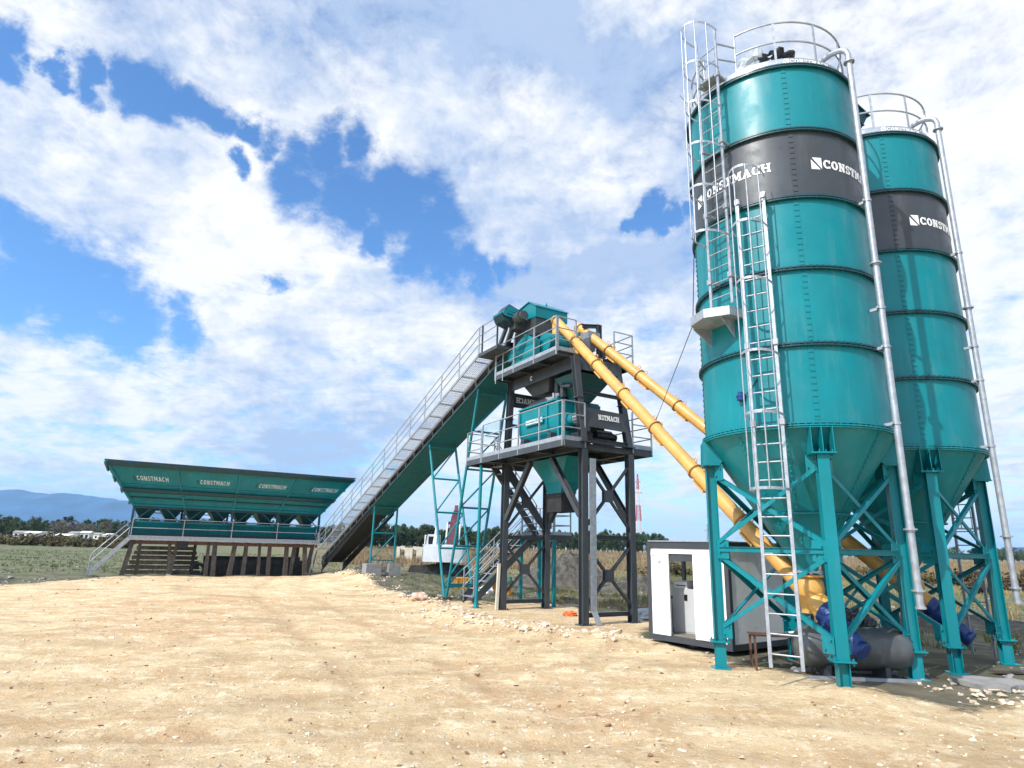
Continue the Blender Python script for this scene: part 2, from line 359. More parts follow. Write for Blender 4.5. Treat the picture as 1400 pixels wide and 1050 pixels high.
TRACKS = [[(-16, 7.2), (-9, 9.0), (-3, 10.6), (1.5, 12.4), (2.6, 15.0)], [(-17, 8.8), (-10, 10.7), (-3.6, 12.3), (.2, 14.0), (1.1, 16.0)], [(-24, 17), (-14, 19.5), (-7, 20), (-3, 18.6), (-1, 16.5)], [(-25, 19), (-14, 21.4), (-6.4, 21.8), (-2.2, 20.4)],
          [(1.5, 3), (-1.2, 8), (-5, 16), (-10.5, 27), (-13.5, 39)], [(3.2, 3), (.6, 8.6), (-3.3, 16.8), (-8.7, 27.8), (-11.8, 39)], [(9, 5), (4, 7.0), (-2, 7.6), (-9, 6.2)], [(9, 6.6), (4, 8.7), (-2.5, 9.3), (-10, 7.8)], [(-30, 24), (-18, 27), (-12, 33), (-11.5, 39)]]
def rut(x, y):
    wob = (fbm(x * .8, y * .8, 2, 31) - .5) * .5; r = 0.
    for T in TRACKS:
        d = seg_dist(x + wob, y - wob, T); r = np.maximum(r, np.exp(-(d / .26) ** 2) * (.35 + .65 * sstep(fbm(x * .45, y * .45, 2, 41 + len(T)), .35, .6)))
    return r
def height(x, y):
    x = np.asarray(x, float); y = np.asarray(y, float); r = np.hypot(x, y); sd = sand_sd(x, y); ins = sstep(sd, -.1, .5)
    h = (fbm(x * .35, y * .35, 3, 3) - .5) * .06 + (fbm(x * 1.7, y * 1.7, 3, 8) - .5) * .055
    h = h + (fbm(x * 6., y * 6., 2, 12) - .5) * .022 * sstep(40 - r, 0, 20)
    if np.size(x) > 3000: ru = rut(x, y) * ins; h = h - .045 * ru + .020 * ru * vnoise(x * 7, y * 7, 5)
    rd = seg_dist(x, y, RIDGE); h = h + np.exp(-(rd / .8) ** 2) * (.10 + .22 * (fbm(x * 1.3, y * 1.3, 3, 5) - .35))
    rough = (1 - ins) * sstep(r, 12, 25) * sstep(120 - r, 0, 60)
    h = h + rough * ((fbm(x * .5, y * .5, 4, 21) - .5) * .45 - .06)
    pads = np.minimum.reduce([np.hypot(x - 5.47, y - 11.9) - 2.3, np.hypot(x - 8.5, y - 13.9) - 2.3, seg_dist(x, y, [(3.0, 18.9), (.6, 22.8)]) - 1.7])
    h = h * (.25 + .75 * sstep(pads, 0, 1.2)) + .10 * np.exp(-((x - 5.2) ** 2 + (y - 10.2) ** 2) / .35)
    h = h + .62 * np.exp(-((x + 6.1) ** 2 + (y - 35.5) ** 2) / 22.)
    h = h + sstep(r, 60, 260) * 1.5 + sstep(r, 260, 3000) * 3.
    return h
def hz(x, y): return float(height(np.array([x]), np.array([y]))[0])
def build_ground():
    a = np.concatenate([np.linspace(-.80, .80, 760, endpoint=False), np.linspace(.80, 2 * np.pi - .80, 130, endpoint=False)]); na = len(a)
    rr = [0.4]
    while rr[-1] < 9000: rr.append(rr[-1] * (1.05 if rr[-1] < 4 else 1.0125 if rr[-1] < 45 else 1.06) + .01)
    rr = np.array(rr); A, RR = np.meshgrid(a, rr); X = RR * np.sin(A); Y = RR * np.cos(A); Z = height(X, Y)
    nr = len(rr); v = np.stack([X.ravel(), Y.ravel(), Z.ravel()], 1); v = np.vstack([v, [[0, 0, hz(0, 0)]]])
    i = np.arange((nr - 1) * na); k = i % na; j = i // na; k2 = (k + 1) % na
    q = np.stack([j * na + k, j * na + k2, (j + 1) * na + k2, (j + 1) * na + k], 1)[:, ::-1]
    tri = np.array([(nr * na, (kk + 1) % na, kk) for kk in range(na)])[:, ::-1]
    me = bpy.data.meshes.new('ground'); nq, nt = len(q), len(tri); loops = np.concatenate([q.ravel(), tri.ravel()]).astype(np.int32)
    me.vertices.add(len(v)); me.vertices.foreach_set('co', v.ravel().astype(np.float32)); me.loops.add(len(loops)); me.loops.foreach_set('vertex_index', loops)
    me.polygons.add(nq + nt); me.polygons.foreach_set('loop_start', np.concatenate([np.arange(nq) * 4, nq * 4 + np.arange(nt) * 3]).astype(np.int32)); me.polygons.foreach_set('loop_total', np.concatenate([np.full(nq, 4), np.full(nt, 3)]).astype(np.int32))
    me.update(calc_edges=True); me.validate()
    me.polygons.foreach_set('use_smooth', [True] * len(me.polygons))
    ru = me.attributes.new('rut', 'FLOAT', 'POINT'); ru.data.foreach_set('value', rut(v[:, 0], v[:, 1]))
    sd = np.clip(sand_sd(v[:, 0], v[:, 1]), -6, 6)
    at = me.attributes.new('sand', 'FLOAT', 'POINT'); at.data.foreach_set('value', sd)
    m = bpy.data.materials.new('earth'); m.use_nodes = True; t = NT(m.node_tree); p = m.node_tree.nodes['Principled BSDF']
    co = t.n('ShaderNodeTexCoord').outputs['Object']; at_ = t.n('ShaderNodeAttribute', attribute_name='sand').outputs[2]
    nl = t.noise(co, .16, 5., .6); nm = t.noise(co, .9, 6., .62); nf = t.noise(co, 9., 6., .65); nff = t.noise(co, 45., 4., .6)
    track = t.noise(t.vm('MULTIPLY', co, (.35, 1.6, 1)), .8, 5., .6, .6)
    # limestone fill: cream, with pinkish clay and buff dust, broken white stone
    c = t.mix(t.ss(nm, .34, .66), (.57, .405, .225), (.74, .575, .345))
    c = t.mix(t.ss(track, .50, .72, 0, .75), c, (.54, .345, .175))
    c = t.mix(t.ss(nl, .48, .66, 0, .60), c, (.52, .295, .15))
    c = t.mix(t.ss(nf, .56, .74, 0, .6), c, (.86, .76, .56))
    c = t.mix(t.ss(nf, .45, .27, 0, .62), c, (.33, .205, .115))
    c = t.mix(t.ss(nff, .58, .74, 0, .55), c, (.90, .81, .63))
    c = t.mix(t.ss(nff, .42, .28, 0, .55), c, (.20, .12, .065))
    fl1 = t.noise(t.vm('MULTIPLY', co, (.75, 1., 1)), 3.1, 9., .78, .5); fl2 = t.noise(co, 2.3, 9., .80, .3)
    c = t.mix(t.ss(fl1, .54, .63, 0, .62), c, (.44, .255, .125))
    c = t.mix(t.ss(fl2, .51, .61, 0, .65), c, (.88, .765, .53))
    np_ = t.noise(t.vm('MULTIPLY', co, (.6, 1.1, 1)), .42, 6., .62, .4); c = t.mix(t.ss(np_, .50, .66, 0, .62), c, (.40, .275, .155))
    vor = t.n('ShaderNodeTexVoronoi', {'Vector': t.vm('ADD', co, t.n('ShaderNodeVectorMath', {0: t.noise(co, 6., 3., .5, out=1), 1: (.25, .25, 0)}, operation='MULTIPLY')), 'Scale': 5.5, 'Randomness': 1.})
    spot = t.math('MULTIPLY', t.ss(vor.outputs['Distance'], .20, .10), t.ss(t.n('ShaderNodeSeparateXYZ', {0: vor.outputs['Color']}).outputs[0], .6, .75))
    c = t.mix(t.math('MULTIPLY', spot, .7), c, (.85, .78, .64))
    c = t.mix(t.math('MULTIPLY', t.n('ShaderNodeAttribute', attribute_name='rut').outputs[2], t.ss(nm, .30, .62, .15, .58)), c, (.38, .245, .13))
    # churned grey-brown soil with thin grass
    g = t.mix(t.ss(nm, .36, .64), (.105, .095, .066), (.205, .180, .125))
    g = t.mix(t.ss(t.noise(t.vm('MULTIPLY', co, (.5, 1.4, 1)), .5, 5., .65), .46, .66, 0, .75), g, (.085, .105, .042))
    g = t.mix(t.ss(nf, .58, .75, 0, .6), g, (.34, .31, .24))
    far = t.n('ShaderNodeVectorMath', {0: co}, operation='LENGTH').outputs[1]
    dry = t.mix(t.ss(t.noise(t.vm('MULTIPLY', co, (.35, 1.2, 1)), .12, 5., .65), .38, .62), (.27, .19, .12), (.16, .155, .07))
    sx = t.n('ShaderNodeSeparateXYZ', {0: co}); side = t.ss(t.math('ADD', sx.outputs[0], t.math('MULTIPLY', sx.outputs[1], .35)), -12., 14.)
    lush = t.mix(t.ss(nm, .36, .64), (.105, .13, .06), (.175, .185, .105)); g = t.mix(t.math('MULTIPLY', t.ss(far, 30., 55.), .62), g, lush)
    g = t.mix(t.math('MULTIPLY', t.ss(t.math('ADD', far, t.math('MULTIPLY', nl, 30.)), 55., 85.), side), g, dry)
    e = t.math('ADD', at_, t.math('MULTIPLY', t.math('SUBTRACT', nm, .5), 1.6))
    e = t.math('ADD', e, t.math('MULTIPLY', t.math('SUBTRACT', nf, .5), .8))
    t.put(p.inputs['Base Color'], t.mix(t.ss(e, -.22, .22), g, c))
    p.inputs['Roughness'].default_value = .95; p.inputs['Specular IOR Level'].default_value = .15
    hgt = t.math('ADD', t.math('MULTIPLY', nf, .9), t.math('MULTIPLY', nff, .35)); hgt = t.math('ADD', hgt, t.math('MULTIPLY', spot, .5)); hgt = t.math('ADD', hgt, t.math('MULTIPLY', fl2, 1.6)); hgt = t.math('SUBTRACT', hgt, t.math('MULTIPLY', fl1, 1.2))
    t.put(p.inputs['Normal'], t.n('ShaderNodeBump', {'Height': hgt, 'Strength': .75, 'Distance': .065}))
    me.materials.append(m)
    o = bpy.data.objects.new('ground', me); COL.objects.link(o); tag(o, 'pale stony fill with grey churned field and dry grassland beyond', 'ground', kind='structure')
build_ground()
def stone_mesh(rng, sub=1):
    import bmesh
    bm = bmesh.new()
    if sub == 1:
        for k in range(11):
            d = Vector((rng.gauss(0, 1), rng.gauss(0, 1), rng.gauss(0, .75))).normalized() * rng.uniform(.7, 1.1); bm.verts.new((d.x, d.y * rng.uniform(.6, 1), d.z * .66))
        r_ = bmesh.ops.convex_hull(bm, input=bm.verts); bmesh.ops.delete(bm, geom=[g for g in r_['geom_interior'] if isinstance(g, bmesh.types.BMVert)], context='VERTS')
    else:
        bmesh.ops.create_icosphere(bm, subdivisions=sub, radius=1); o = Vector((rng.uniform(-50, 50),) * 3)
        for v in bm.verts:
            k = 1 + .55 * mnoise.noise(v.co * 1.1 + o) + .25 * mnoise.noise(v.co * 2.7 + o) + .10 * mnoise.noise(v.co * 6 + o)
            v.co = v.co * k; v.co.z *= .68
    bm.verts.index_update(); bm.verts.ensure_lookup_table(); r = ([v.co.copy() for v in bm.verts], [tuple(v.index for v in f.verts) for f in bm.faces]); bm.free(); return r
rng = random.Random(3)
PROTO = [stone_mesh(rng) for _ in range(10)]
def stonefield(name, label, n, sampler, mat_):
    mb = MB(); pts = [sampler() for _ in range(n)]; xs = np.array([p[0] for p in pts]); ys = np.array([p[1] for p in pts]); zs = height(xs, ys)
    for (x, y, s), z in zip(pts, zs):
        v, f = PROTO[rng.randrange(10)]; a = rng.uniform(0, 6.28); ca, sa = math.cos(a), math.sin(a); k = rng.uniform(.75, 1.3)
        mb.add([(x + s * (ca * p.x * k - sa * p.y), y + s * (sa * p.x * k + ca * p.y), z + s * (p.z + .22)) for p in v], f)
    return tag(obj(name, mb, mat_), label, 'stones', kind='stuff')
STONE = mat('broken_limestone', (.62, .51, .37), .92, var=.35, scale=1.7, bump=.3, bscale=60, dirt=(.45, .25, .13), dirt_amt=.6, dirt_scale=.7)
STONED = mat('brown_pebble', (.27, .145, .075), .92, var=.4, scale=3, bump=.3, bscale=60)
def s_sand():
    while True:
        r = 4 + 36 * rng.random() ** 1.9; a = rng.uniform(-.85, .85); x, y = r * math.sin(a), r * math.cos(a)
        if sand_sd(np.array([x]), np.array([y]))[0] > .1: return x, y, min(.05, .006 + .0075 * rng.expovariate(1.)) * (1 + r * .012)
def s_ridge():
    i = rng.randrange(len(RIDGE) - 1); t = rng.random(); a, b = RIDGE[i], RIDGE[i + 1]
    return a[0] + (b[0] - a[0]) * t + rng.gauss(0, .55), a[1] + (b[1] - a[1]) * t + rng.gauss(0, .55), min(.17, .015 + .026 * rng.expovariate(1.))
def s_soil():
    while True:
        r = 13 + 50 * rng.random() ** 1.3; a = rng.uniform(-.75, .75); x, y = r * math.sin(a), r * math.cos(a)
        if sand_sd(np.array([x]), np.array([y]))[0] < -.1: return x, y, min(.22, .02 + .03 * rng.expovariate(1.))
stonefield('stones', 'broken limestone chips scattered over the pale fill', 9500, s_sand, STONE)
stonefield('pebbles', 'small reddish brown pebbles scattered over the pale fill', 1900, s_sand, STONED)
stonefield('rubble', 'line of pale broken stone along the edge of the fill', 1300, s_ridge, STONE)
def s_foot():
    while True:
        x, y = rng.uniform(6.6, 10.6), rng.uniform(9.6, 11.6)
        if math.hypot(x - 8.3, (y - 10.6) * 1.6) < 2.1: return x, y, min(.12, .02 + .028 * rng.expovariate(1.))
stonefield('rubble', 'broken pale rubble strewn in front of the farther silo legs', 160, s_foot, STONE)
def s_left(): return rng.gauss(-26.5, 4.), rng.gauss(31.5, 1.6), min(.22, .03 + .05 * rng.expovariate(1.))
stonefield('rubble', 'grey white rubble on the soil left of the bin stairs', 260, s_left, CONC)
stonefield('clods', 'stones and clods lying on the churned grey field', 1500, s_soil, CONC)
def boulder(loc, s, label, m_, seed):
    v, f = stone_mesh(random.Random(seed), 3); mb = MB().add([p * s for p in v], f)
    o = obj('boulder', mb, m_); o.location = (loc[0], loc[1], hz(*loc[:2]) + s * .35); tag(o, label, 'rock')
BOULD = mat('pinkish_limestone', (.60, .40, .29), .9, var=.3, scale=4, bump=.6, bscale=14, dirt=(.72, .62, .48), dirt_amt=.8)
boulder((-3.1, 23.6), .26, 'pinkish boulder on the edge of the fill in front of the conveyor trestle', BOULD, 5)
boulder((-3.9, 24.9), .15, 'small cream rock beside the pinkish boulder at the edge of the fill', STONE, 9)
boulder((8.9, 10.35), .20, 'pale buff rock at the foot of the farther silo', STONE, 14)
boulder((7.7, 9.6), .13, 'small flat rock in front of the broken concrete slab', STONE, 17)

# ------------------------------------------------------------------ the two cement silos
ZR = [4.14, 5.54, 6.96, 8.37, 9.80, 11.24]; SR = 1.65
def pol(r, deg, z): a = R(deg); return Vector((r * math.cos(a), r * math.sin(a), z))
def shell_strip(mb, a0, a1, r, z0, z1, th=.006, n=None):
    n = n or max(2, int(abs(a1 - a0) / 4))
    return mb.grid(n, 1, lambda u, v: pol(r, a0 + (a1 - a0) * u, z0 + (z1 - z0) * v))
def bolts_ring(mb, r, z, n, s=.016, a0=0):
    for k in range(n):
        a = a0 + 360 * k / n; c = pol(r, a, z); rad = pol(1, a, 0); tan = pol(1, a + 90, 0)
        mb.obox(c, rad * s * .7, tan * s, Vector((0, 0, s)))
def ladder(parent, c, az, half, r, z0, z1, name='ladder', step=.30, ext=0.):
    """straight vertical ladder standing off the shell; returns the two rail feet"""
    base = pol(r, az, 0); tan = pol(1, az + 90, 0); P = [base - tan * half, base + tan * half]
    mb = MB()
    for p in P: mb.bar(p + Vector((0, 0, z0)), p + Vector((0, 0, z1)), .055, .03, pol(1, az, 0))
    L = obj(name, mb, GALV, parent); n = int((z1 - z0 - .1) / step)
    for k in range(n):
        z = Vector((0, 0, z0 + .2 + k * step)); obj('rung', MB().tube([P[0] + z, P[1] + z], .014, 6, caps=False), GALV, L)
    return L, P
def cage(parent, az, half, r, zs, reach=.62, nb=5, flare=0.):
    base = pol(r, az, 0); tan = pol(1, az + 90, 0); out = pol(1, az, 0); mb = MB(); arcs = []
    def pt(k, z):
        a = math.pi * k; e = 1 + (flare if z > zs[-1] - .1 else 0)
        return base + tan * (math.cos(a) * -(half + .05 + .06 * math.sin(a)) * e) + out * (math.sin(a) * reach * e) + Vector((0, 0, z))
    for z in zs:
        P = [pt(k / 14, z) for k in range(15)]
        for p, q in zip(P[:-1], P[1:]): mb.bar(p, q, .008, .045)
    for j in range(nb):
        k = (j + 1) / (nb + 1); mb.tube([pt(k, zs[0] - .02), pt(k, zs[-1] + .02)], .012, 6)
    return obj('safety_cage', mb, GALV, parent)
def vert_leg(root, az, zs=.46, zt=3.63):
    """H-section column under the ring, flanges square to the radius"""
    rad = pol(1, az, 0); c = pol(1.60, az, 0); tan = pol(1, az + 90, 0)
    leg = obj('leg', MB().ibeam(c + Vector((0, 0, zs + .012)), c + Vector((0, 0, zt)), .185, .19, .014, rad), TEAL, root)
    st = MB().ibeam(c + Vector((0, 0, .02)), c + Vector((0, 0, zs - .014)), .185, .175, .014, tan); obj('stub_column', st, TEAL, leg)
    pl = MB().obox(c + Vector((0, 0, zs)), rad * .165, tan * .165, (0, 0, .012))
    for i in (-1, 1):
        for j in (-1, 1): pl.cyl(c + rad * .13 * i + tan * .13 * j + Vector((0, 0, zs - .05)), c + rad * .13 * i + tan * .13 * j + Vector((0, 0, zs + .05)), .014, 6)
    obj('splice_plate', pl, TEAL, leg)
    obj('base_plate', MB().obox(c + Vector((0, 0, .012)), rad * .16, tan * .16, (0, 0, .012)), TEAL, leg)
    br = MB(); br.obox(pol(1.60, az, zt + .014), rad * .17, tan * .20, (0, 0, .012))
    for k in (-.17, 0, .17):
        o = tan * k
        br.prism([pol(1.645, az, 4.09) + o - tan * .006, pol(1.745, az, 4.09) + o - tan * .006, pol(1.76, az, zt + .028) + o - tan * .006, pol(1.44, az, zt + .028) + o - tan * .006, pol(1.37, az, 3.72) + o - tan * .006], tan * .012)
    for k in (-.15, -.05, .05, .15):
        br.cyl(pol(1.70, az, zt - .02) + tan * k, pol(1.70, az, zt + .075) + tan * k, .014, 6)
    obj('bracket', br, TEAL, leg)
def make_silo(loc, label, ladders):
    root = thing('cement_silo', label, 'silo', loc, 0, 'cement silos')
    for i in range(5):
        mb = MB(); mb.lathe([(SR, ZR[i]), (SR, ZR[i + 1])], 128)
        for a in (-102, -12, 78, 168):           # bolted vertical seams
            a += 0 if i % 2 == 0 else .6
            shell_strip(mb, a - 1.5, a + 1.5, SR + .006, ZR[i] + .07, ZR[i + 1] - .07, n=3)
            for k in range(11):
                z = ZR[i] + .14 + k * (ZR[i + 1] - ZR[i] - .28) / 10
                for s in (-.7, .7): c = pol(SR + .011, a + s, z); mb.obox(c, pol(.008, a, 0), pol(.013, a + 90, 0), (0, 0, .013))
        o = obj('shell_course', mb, GREY if i == 3 else TEAL, root)
        if i == 3: o['label'] = 'dark grey shell course with white lettering'
        if i == 3:
            for u0 in (-176.8, -90.2, 3, 93):
                lm = MB(); polys, w = word_polys('CONSTMACH', .185, True)
                letters(lm, polys, lambda u, v, h, u0=u0: pol(SR + .004 + h, u0 + math.degrees(u * .86 / SR), 8.985 + v))
                obj('lettering', lm, WHITE, o)
    for i, z in enumerate(ZR):
        mb = MB(); mb.ring(SR + .001, SR + .065, z + .006, z + .030, 128); mb.ring(SR + .001, SR + .065, z - .034, z - .010, 128)
        bolts_ring(mb, SR + .044, z, 96, .017)
        for k in range(96): c = pol(SR + .040, k * 3.75, z); mb.obox(c, pol(.011, k * 3.75, 0), pol(.011, k * 3.75 + 90, 0), (0, 0, .048))
        if i == 0: mb.ring(SR + .001, SR + .05, 4.075, 4.098, 128)
        obj('flange_ring', mb, DKT if i else TEAL, root)  # upper rings darkened to paint in the shade below the flanges
    # hopper cone
    mb = MB(); r_at = lambda z: .19 + (1.645 - .19) * (z - 1.80) / (4.10 - 1.80)
    mb.lathe([(.19, 1.72), (.19, 1.80), (r_at(2.9), 2.9), (1.645, 4.104)], 96)
    for a in (-60, 30, 120, 210, -120):
        mb.grid(3, 1, lambda u, v: pol(r_at(1.95 + 2.1 * v) + .006, a + (u - .5) * (5.0 - 2.2 * v), 1.95 + 2.1 * v))
        for k in range(24):
            z = 2.05 + k * .085; mb.obox(pol(r_at(z) + .012, a, z), pol(.009, a, 0), pol(.012, a + 90, 0), (0, 0, .012))
    cone = obj('hopper_cone', mb, TEAL, root)
    mb = MB(); mb.ring(r_at(2.72) - .005, r_at(2.72) + .05, 2.705, 2.735, 64); bolts_ring(mb, r_at(2.72) + .03, 2.72, 40, .016); obj('cone_rib', mb, TEAL, cone)
    mb = MB(); mb.ring(.19, .26, 1.70, 1.735, 32); bolts_ring(mb, .232, 1.735, 12, .014); obj('outlet_flange', mb, GALV, cone)
    # roof
    mb = MB(); mb.lathe([(1.612, 11.272), (1.612, 11.46)], 96); mb.lathe([(1.612, 11.46), (1.60, 11.475), (.5, 11.70), (.001, 11.72)], 96)
    mb.ring(1.613, 1.66, 11.273, 11.292, 96)
    rf = obj('roof', mb, GALV, root); lm = MB(); polys, w = word_polys('CONSTMACH', .085, True)
    letters(lm, polys, lambda u, v, h: pol(1.615 + h, -101 + math.degrees(u / 1.615), 11.34 + v)); obj('lettering', lm, WHITE, rf)
    # rail round the roof, open at the ladder
    la = ladders['top']
    mb = MB(); path = [la + 14 + k * 6.0 for k in range(int((360 - 28) / 6) + 1)]
    for z in (11.92, 12.38): mb.tube([pol(1.55, a, z) for a in path], .019, 8)
    mb.tube([pol(1.55, path[0], 12.38), pol(1.55, path[0], 11.5)], .019, 8); mb.tube([pol(1.55, path[-1], 12.38), pol(1.55, path[-1], 11.5)], .019, 8)
    g = obj('guardrail', mb, GALV, root)
    for a in range(-105, 255, 30):
        if abs((a - la + 180) % 360 - 180) > 16: obj('post', MB().bar(pol(1.55, a, 11.4), pol(1.55, a, 12.38), .042, .02, pol(1, a, 0)), GALV, g)
    # filling pipe
    ap = -57.2; rp = 1.86
    P = [pol(1.13, ap - 4, 11.50), pol(1.17, ap - 3.9, 11.58)]
    for k in range(9):
        a = math.pi * k / 8 * 1.0; P.append(pol(1.545 - .315 * math.cos(a), ap - 3.6 + 3.6 * k / 8, 11.62 + .20 * math.sin(a)) if k < 8 else pol(rp, ap, 11.60))
    P += [pol(rp, ap, z) for z in (11.5, 9.0, 6.0, 3.0, 1.25)]
    fp = obj('fill_pipe', MB().tube(P, .056, 16), GALV, root)
    for z in (11.42, 7.1, 2.44, 1.5): obj('pipe_flange', MB().ring(.057, .10, 0, .026, 24).lathe([(.064, -.03), (.064, .06)], 20), GALV, fp).location = pol(rp, ap, z)
    obj('coupling', MB().lathe([(.064, 0), (.064, .05)], 20).ring(.05, .08, -.01, .02, 20), GALV, fp).location = pol(rp, ap, 1.25)
    for z in (ZR[0] + .05, ZR[1], ZR[3], ZR[2] - .7):
        cb = MB().ring(.0565, .070, -.02, .02, 20, pol(rp, ap, z)); cb.bar(pol(SR + .02, ap, z), pol(rp - .06, ap, z), .05, .05); cb.bar(pol(rp - .01, ap - 3.5, z), pol(rp - .01, ap + 3.5, z), .03, .035)
        obj('pipe_clamp', cb, GALV, fp)
    # legs and bracing
    LA = [-101.3 + 90 * k for k in range(4)]
    for a in LA: vert_leg(root, a)
    nz = 2.08
    for k in range(4):
        a0, a1 = LA[k], LA[(k + 1) % 4]; A = lambda z: pol(1.60, a0, z); B = lambda z: pol(1.60, a1, z); out = (pol(1, a0, 0) + pol(1, a1, 0)).normalized()
        for j, (p, q) in enumerate(((A(3.48), B(nz + .06)), (B(3.48), A(nz + .06)), (A(nz - .07), B(.66)), (B(nz - .07), A(.66)))):
            d = (q - p).normalized(); o = out * (.022 if j % 2 else -.022)
            obj('brace', MB().angle(p + d * .14 + o, q - d * .14 + o, .075, .009, out, 1 if j % 2 else -1), TEAL, root)
        d = (B(nz) - A(nz)).normalized(); obj('strut', MB().ibeam(A(nz) + d * .12, B(nz) - d * .12, .07, .09, .009), TEAL, root)
        for P_, s in ((A, 1), (B, -1)):
            for z, w, h in ((3.50, .10, .15), (nz, .13, .17), (.66, .10, .13)):
                c = P_(z) + d * s * .19; gp = MB().obox(c, d * w, Vector((0, 0, h)), out * .005)
                for i in (-1, 1): c2 = c + d * .05 * i + Vector((0, 0, .07 * i)); gp.cyl(c2 - out * .04, c2 + out * .04, .013, 6)
                obj('gusset_plate', gp, TEAL, root)
    return root
s1 = make_silo((5.47, 11.91, 0), 'large teal cement silo nearest the camera with two galvanised caged ladders and a blue vibrator', {'top': -147})
s2 = make_silo((8.51, 13.85, 0), 'teal cement silo standing behind and to the right of the nearer silo', {'top': 20})
# nearer silo: two ladders, landing, hatch
ladder(s1, None, -127.3, .235, 1.86, .30, 8.47)
cage(s1, -127.3, .235, 1.86, [3.02, 4.25, 5.30, 6.60, 7.70, 8.78], .60, 4)
ladder(s1, None, -147.2, .235, 1.93, 6.42, 12.42, step=.30)
cage(s1, -147.2, .235, 1.93, [7.75, 8.70, 9.62, 10.55, 11.47, 12.40], .62, 5)
for az, r, zs in ((-127.3, 1.86, (4.16, 5.56, 8.40)), (-147.2, 1.93, (6.98, 8.39, 9.82, 11.36))):
    for z in zs:
        for s in (-1, 1):
            q = pol(r, az, z) + pol(.235 * s, az + 90, 0); p = Vector((q.x, q.y, 0)).normalized() * (SR + .03); p.z = z
            lb = MB().bar(p, q, .05, .05); lb.obox(q, pol(.04, az, 0), pol(.045, az + 90, 0), (0, 0, .05)); obj('ladder_bracket', lb, GALV, s1)
lp = [pol(1.67, -169, 0), pol(1.90, -171, 0), pol(2.16, -164, 0), pol(2.24, -152, 0), pol(2.02, -141, 0), pol(1.67, -139, 0)]
mb = MB().prism([p + Vector((0, 0, 6.19)) for p in lp], (0, 0, .012))
for p, q in zip(lp[:-1], lp[1:]): mb.bar(p + Vector((0, 0, 6.27)), q + Vector((0, 0, 6.27)), .012, .17)
land = obj('ladder_landing', mb, GALV, s1)
mb = MB()
for a in (-168, -146): mb.prism([pol(1.66, a, 5.86), pol(1.68, a, 6.185), pol(2.05, a, 6.185)], pol(.012, a + 90, 0))
obj('landing_bracket', mb, GALV, land)
obj('step_through_platform', MB().prism([pol(1.66, -139, 11.38), pol(1.95, -143, 11.38), pol(1.95, -152, 11.38), pol(1.66, -156, 11.38)], (0, 0, .02)), GALV, s1)
for s in (-1, 1):
    q = pol(1.93, -147.2, 0) + pol(.235 * s, -57.2, 0)
    mb = MB().bar(q + Vector((0, 0, 12.10)), pol(1.55, -147 + 14 * s, 12.10), .04, .012); mb.bar(q + Vector((0, 0, 11.72)), pol(1.55, -147 + 14 * s, 11.75), .04, .012); obj('guardrail_link', mb, GALV, s1)
v = MB(); v.obox(pol(1.70, -143.5, 4.70), pol(.05, -143.5, 0), pol(.065, -53.5, 0), (0, 0, .05)); v.cyl(pol(1.72, -143.5, 4.66), pol(1.72, -143.5, 4.80), .045, 16); v.cyl(pol(1.74, -145.5, 4.73), pol(1.74, -141.5, 4.73), .028, 12)
vb = obj('wall_vibrator', v, BLUE_W, s1); obj('cable', MB().tube([pol(1.70, -142, 4.72), pol(1.69, -140, 4.76), pol(1.67, -137, 4.86), pol(1.665, -133, 5.0)], .008, 6), BLACK, vb)
# farther silo: ladder round the back
ladder(s2, None, 20.5, .235, 1.95, .02, 12.5); cage(s2, 20.5, .235, 1.95, [2.7, 4.2, 5.6, 7.0, 8.4, 9.8, 11.3, 12.5], .60, 5)
# dust filters on the roofs
def lumpy(c, r, seed, n=20, m_=18, amp=.30, f=1.6):
    mb = MB(); o = Vector((seed * 3.1, seed * 1.7, seed))
    def fn(u, v):
        a, b = u * 2 * math.pi, (v - .5) * math.pi; d = Vector((math.cos(a) * math.cos(b), math.sin(a) * math.cos(b), math.sin(b)))
        k = 1 + amp * mnoise.noise(d * f + o) + amp * .6 * abs(mnoise.noise(d * f * 2.6 + o)) - amp * .2
        return Vector(c) + Vector((d.x * r[0], d.y * r[1], d.z * r[2])) * k
    return mb.grid(n, m_, fn, False)
df = thing('dust_filter', 'dust filter wrapped in black and milky plastic on the nearer silo roof', 'filter', (5.47 - .25, 11.91 - .45, 11.62))
obj('housing', MB().lathe([(.30, 0), (.30, .30), (.26, .36)], 24), GALV, df)
obj('milky_sheet', lumpy((-.08, -.05, .40), (.44, .40, .46), 4, 30, 22, .42, 2.2), CLEAR, df)
obj('black_sheet', lumpy((.22, -.20, .50), (.42, .36, .24), 7, 26, 18, .5, 2.4), BLACK, df)
df2 = thing('dust_filter', 'dust filter with tilted dark weather hood on the farther silo roof', 'filter', (8.51 - .62, 13.85 - .85, 11.62))
obj('housing', MB().lathe([(.22, 0), (.22, .42)], 24), GALV, df2)
hd = MB(); M3 = Matrix.Rotation(R(28), 3, 'Y') @ Matrix.Rotation(R(20), 3, 'Z'); c = Vector((0, 0, .62))
hd.obox(c, M3 @ Vector((.34, 0, 0)), M3 @ Vector((0, .26, 0)), M3 @ Vector((0, 0, .19))); hd.obox(c + M3 @ Vector((0, 0, .205)), M3 @ Vector((.38, 0, 0)), M3 @ Vector((0, .30, 0)), M3 @ Vector((0, 0, .012))); hd.bar(c + M3 @ Vector((-.36, -.27, .1)), c + M3 @ Vector((.36, -.27, -.12)), .03, .03)
obj('hood', hd, mat('hood_dark_teal', (.006, .045, .055), .3), df2)
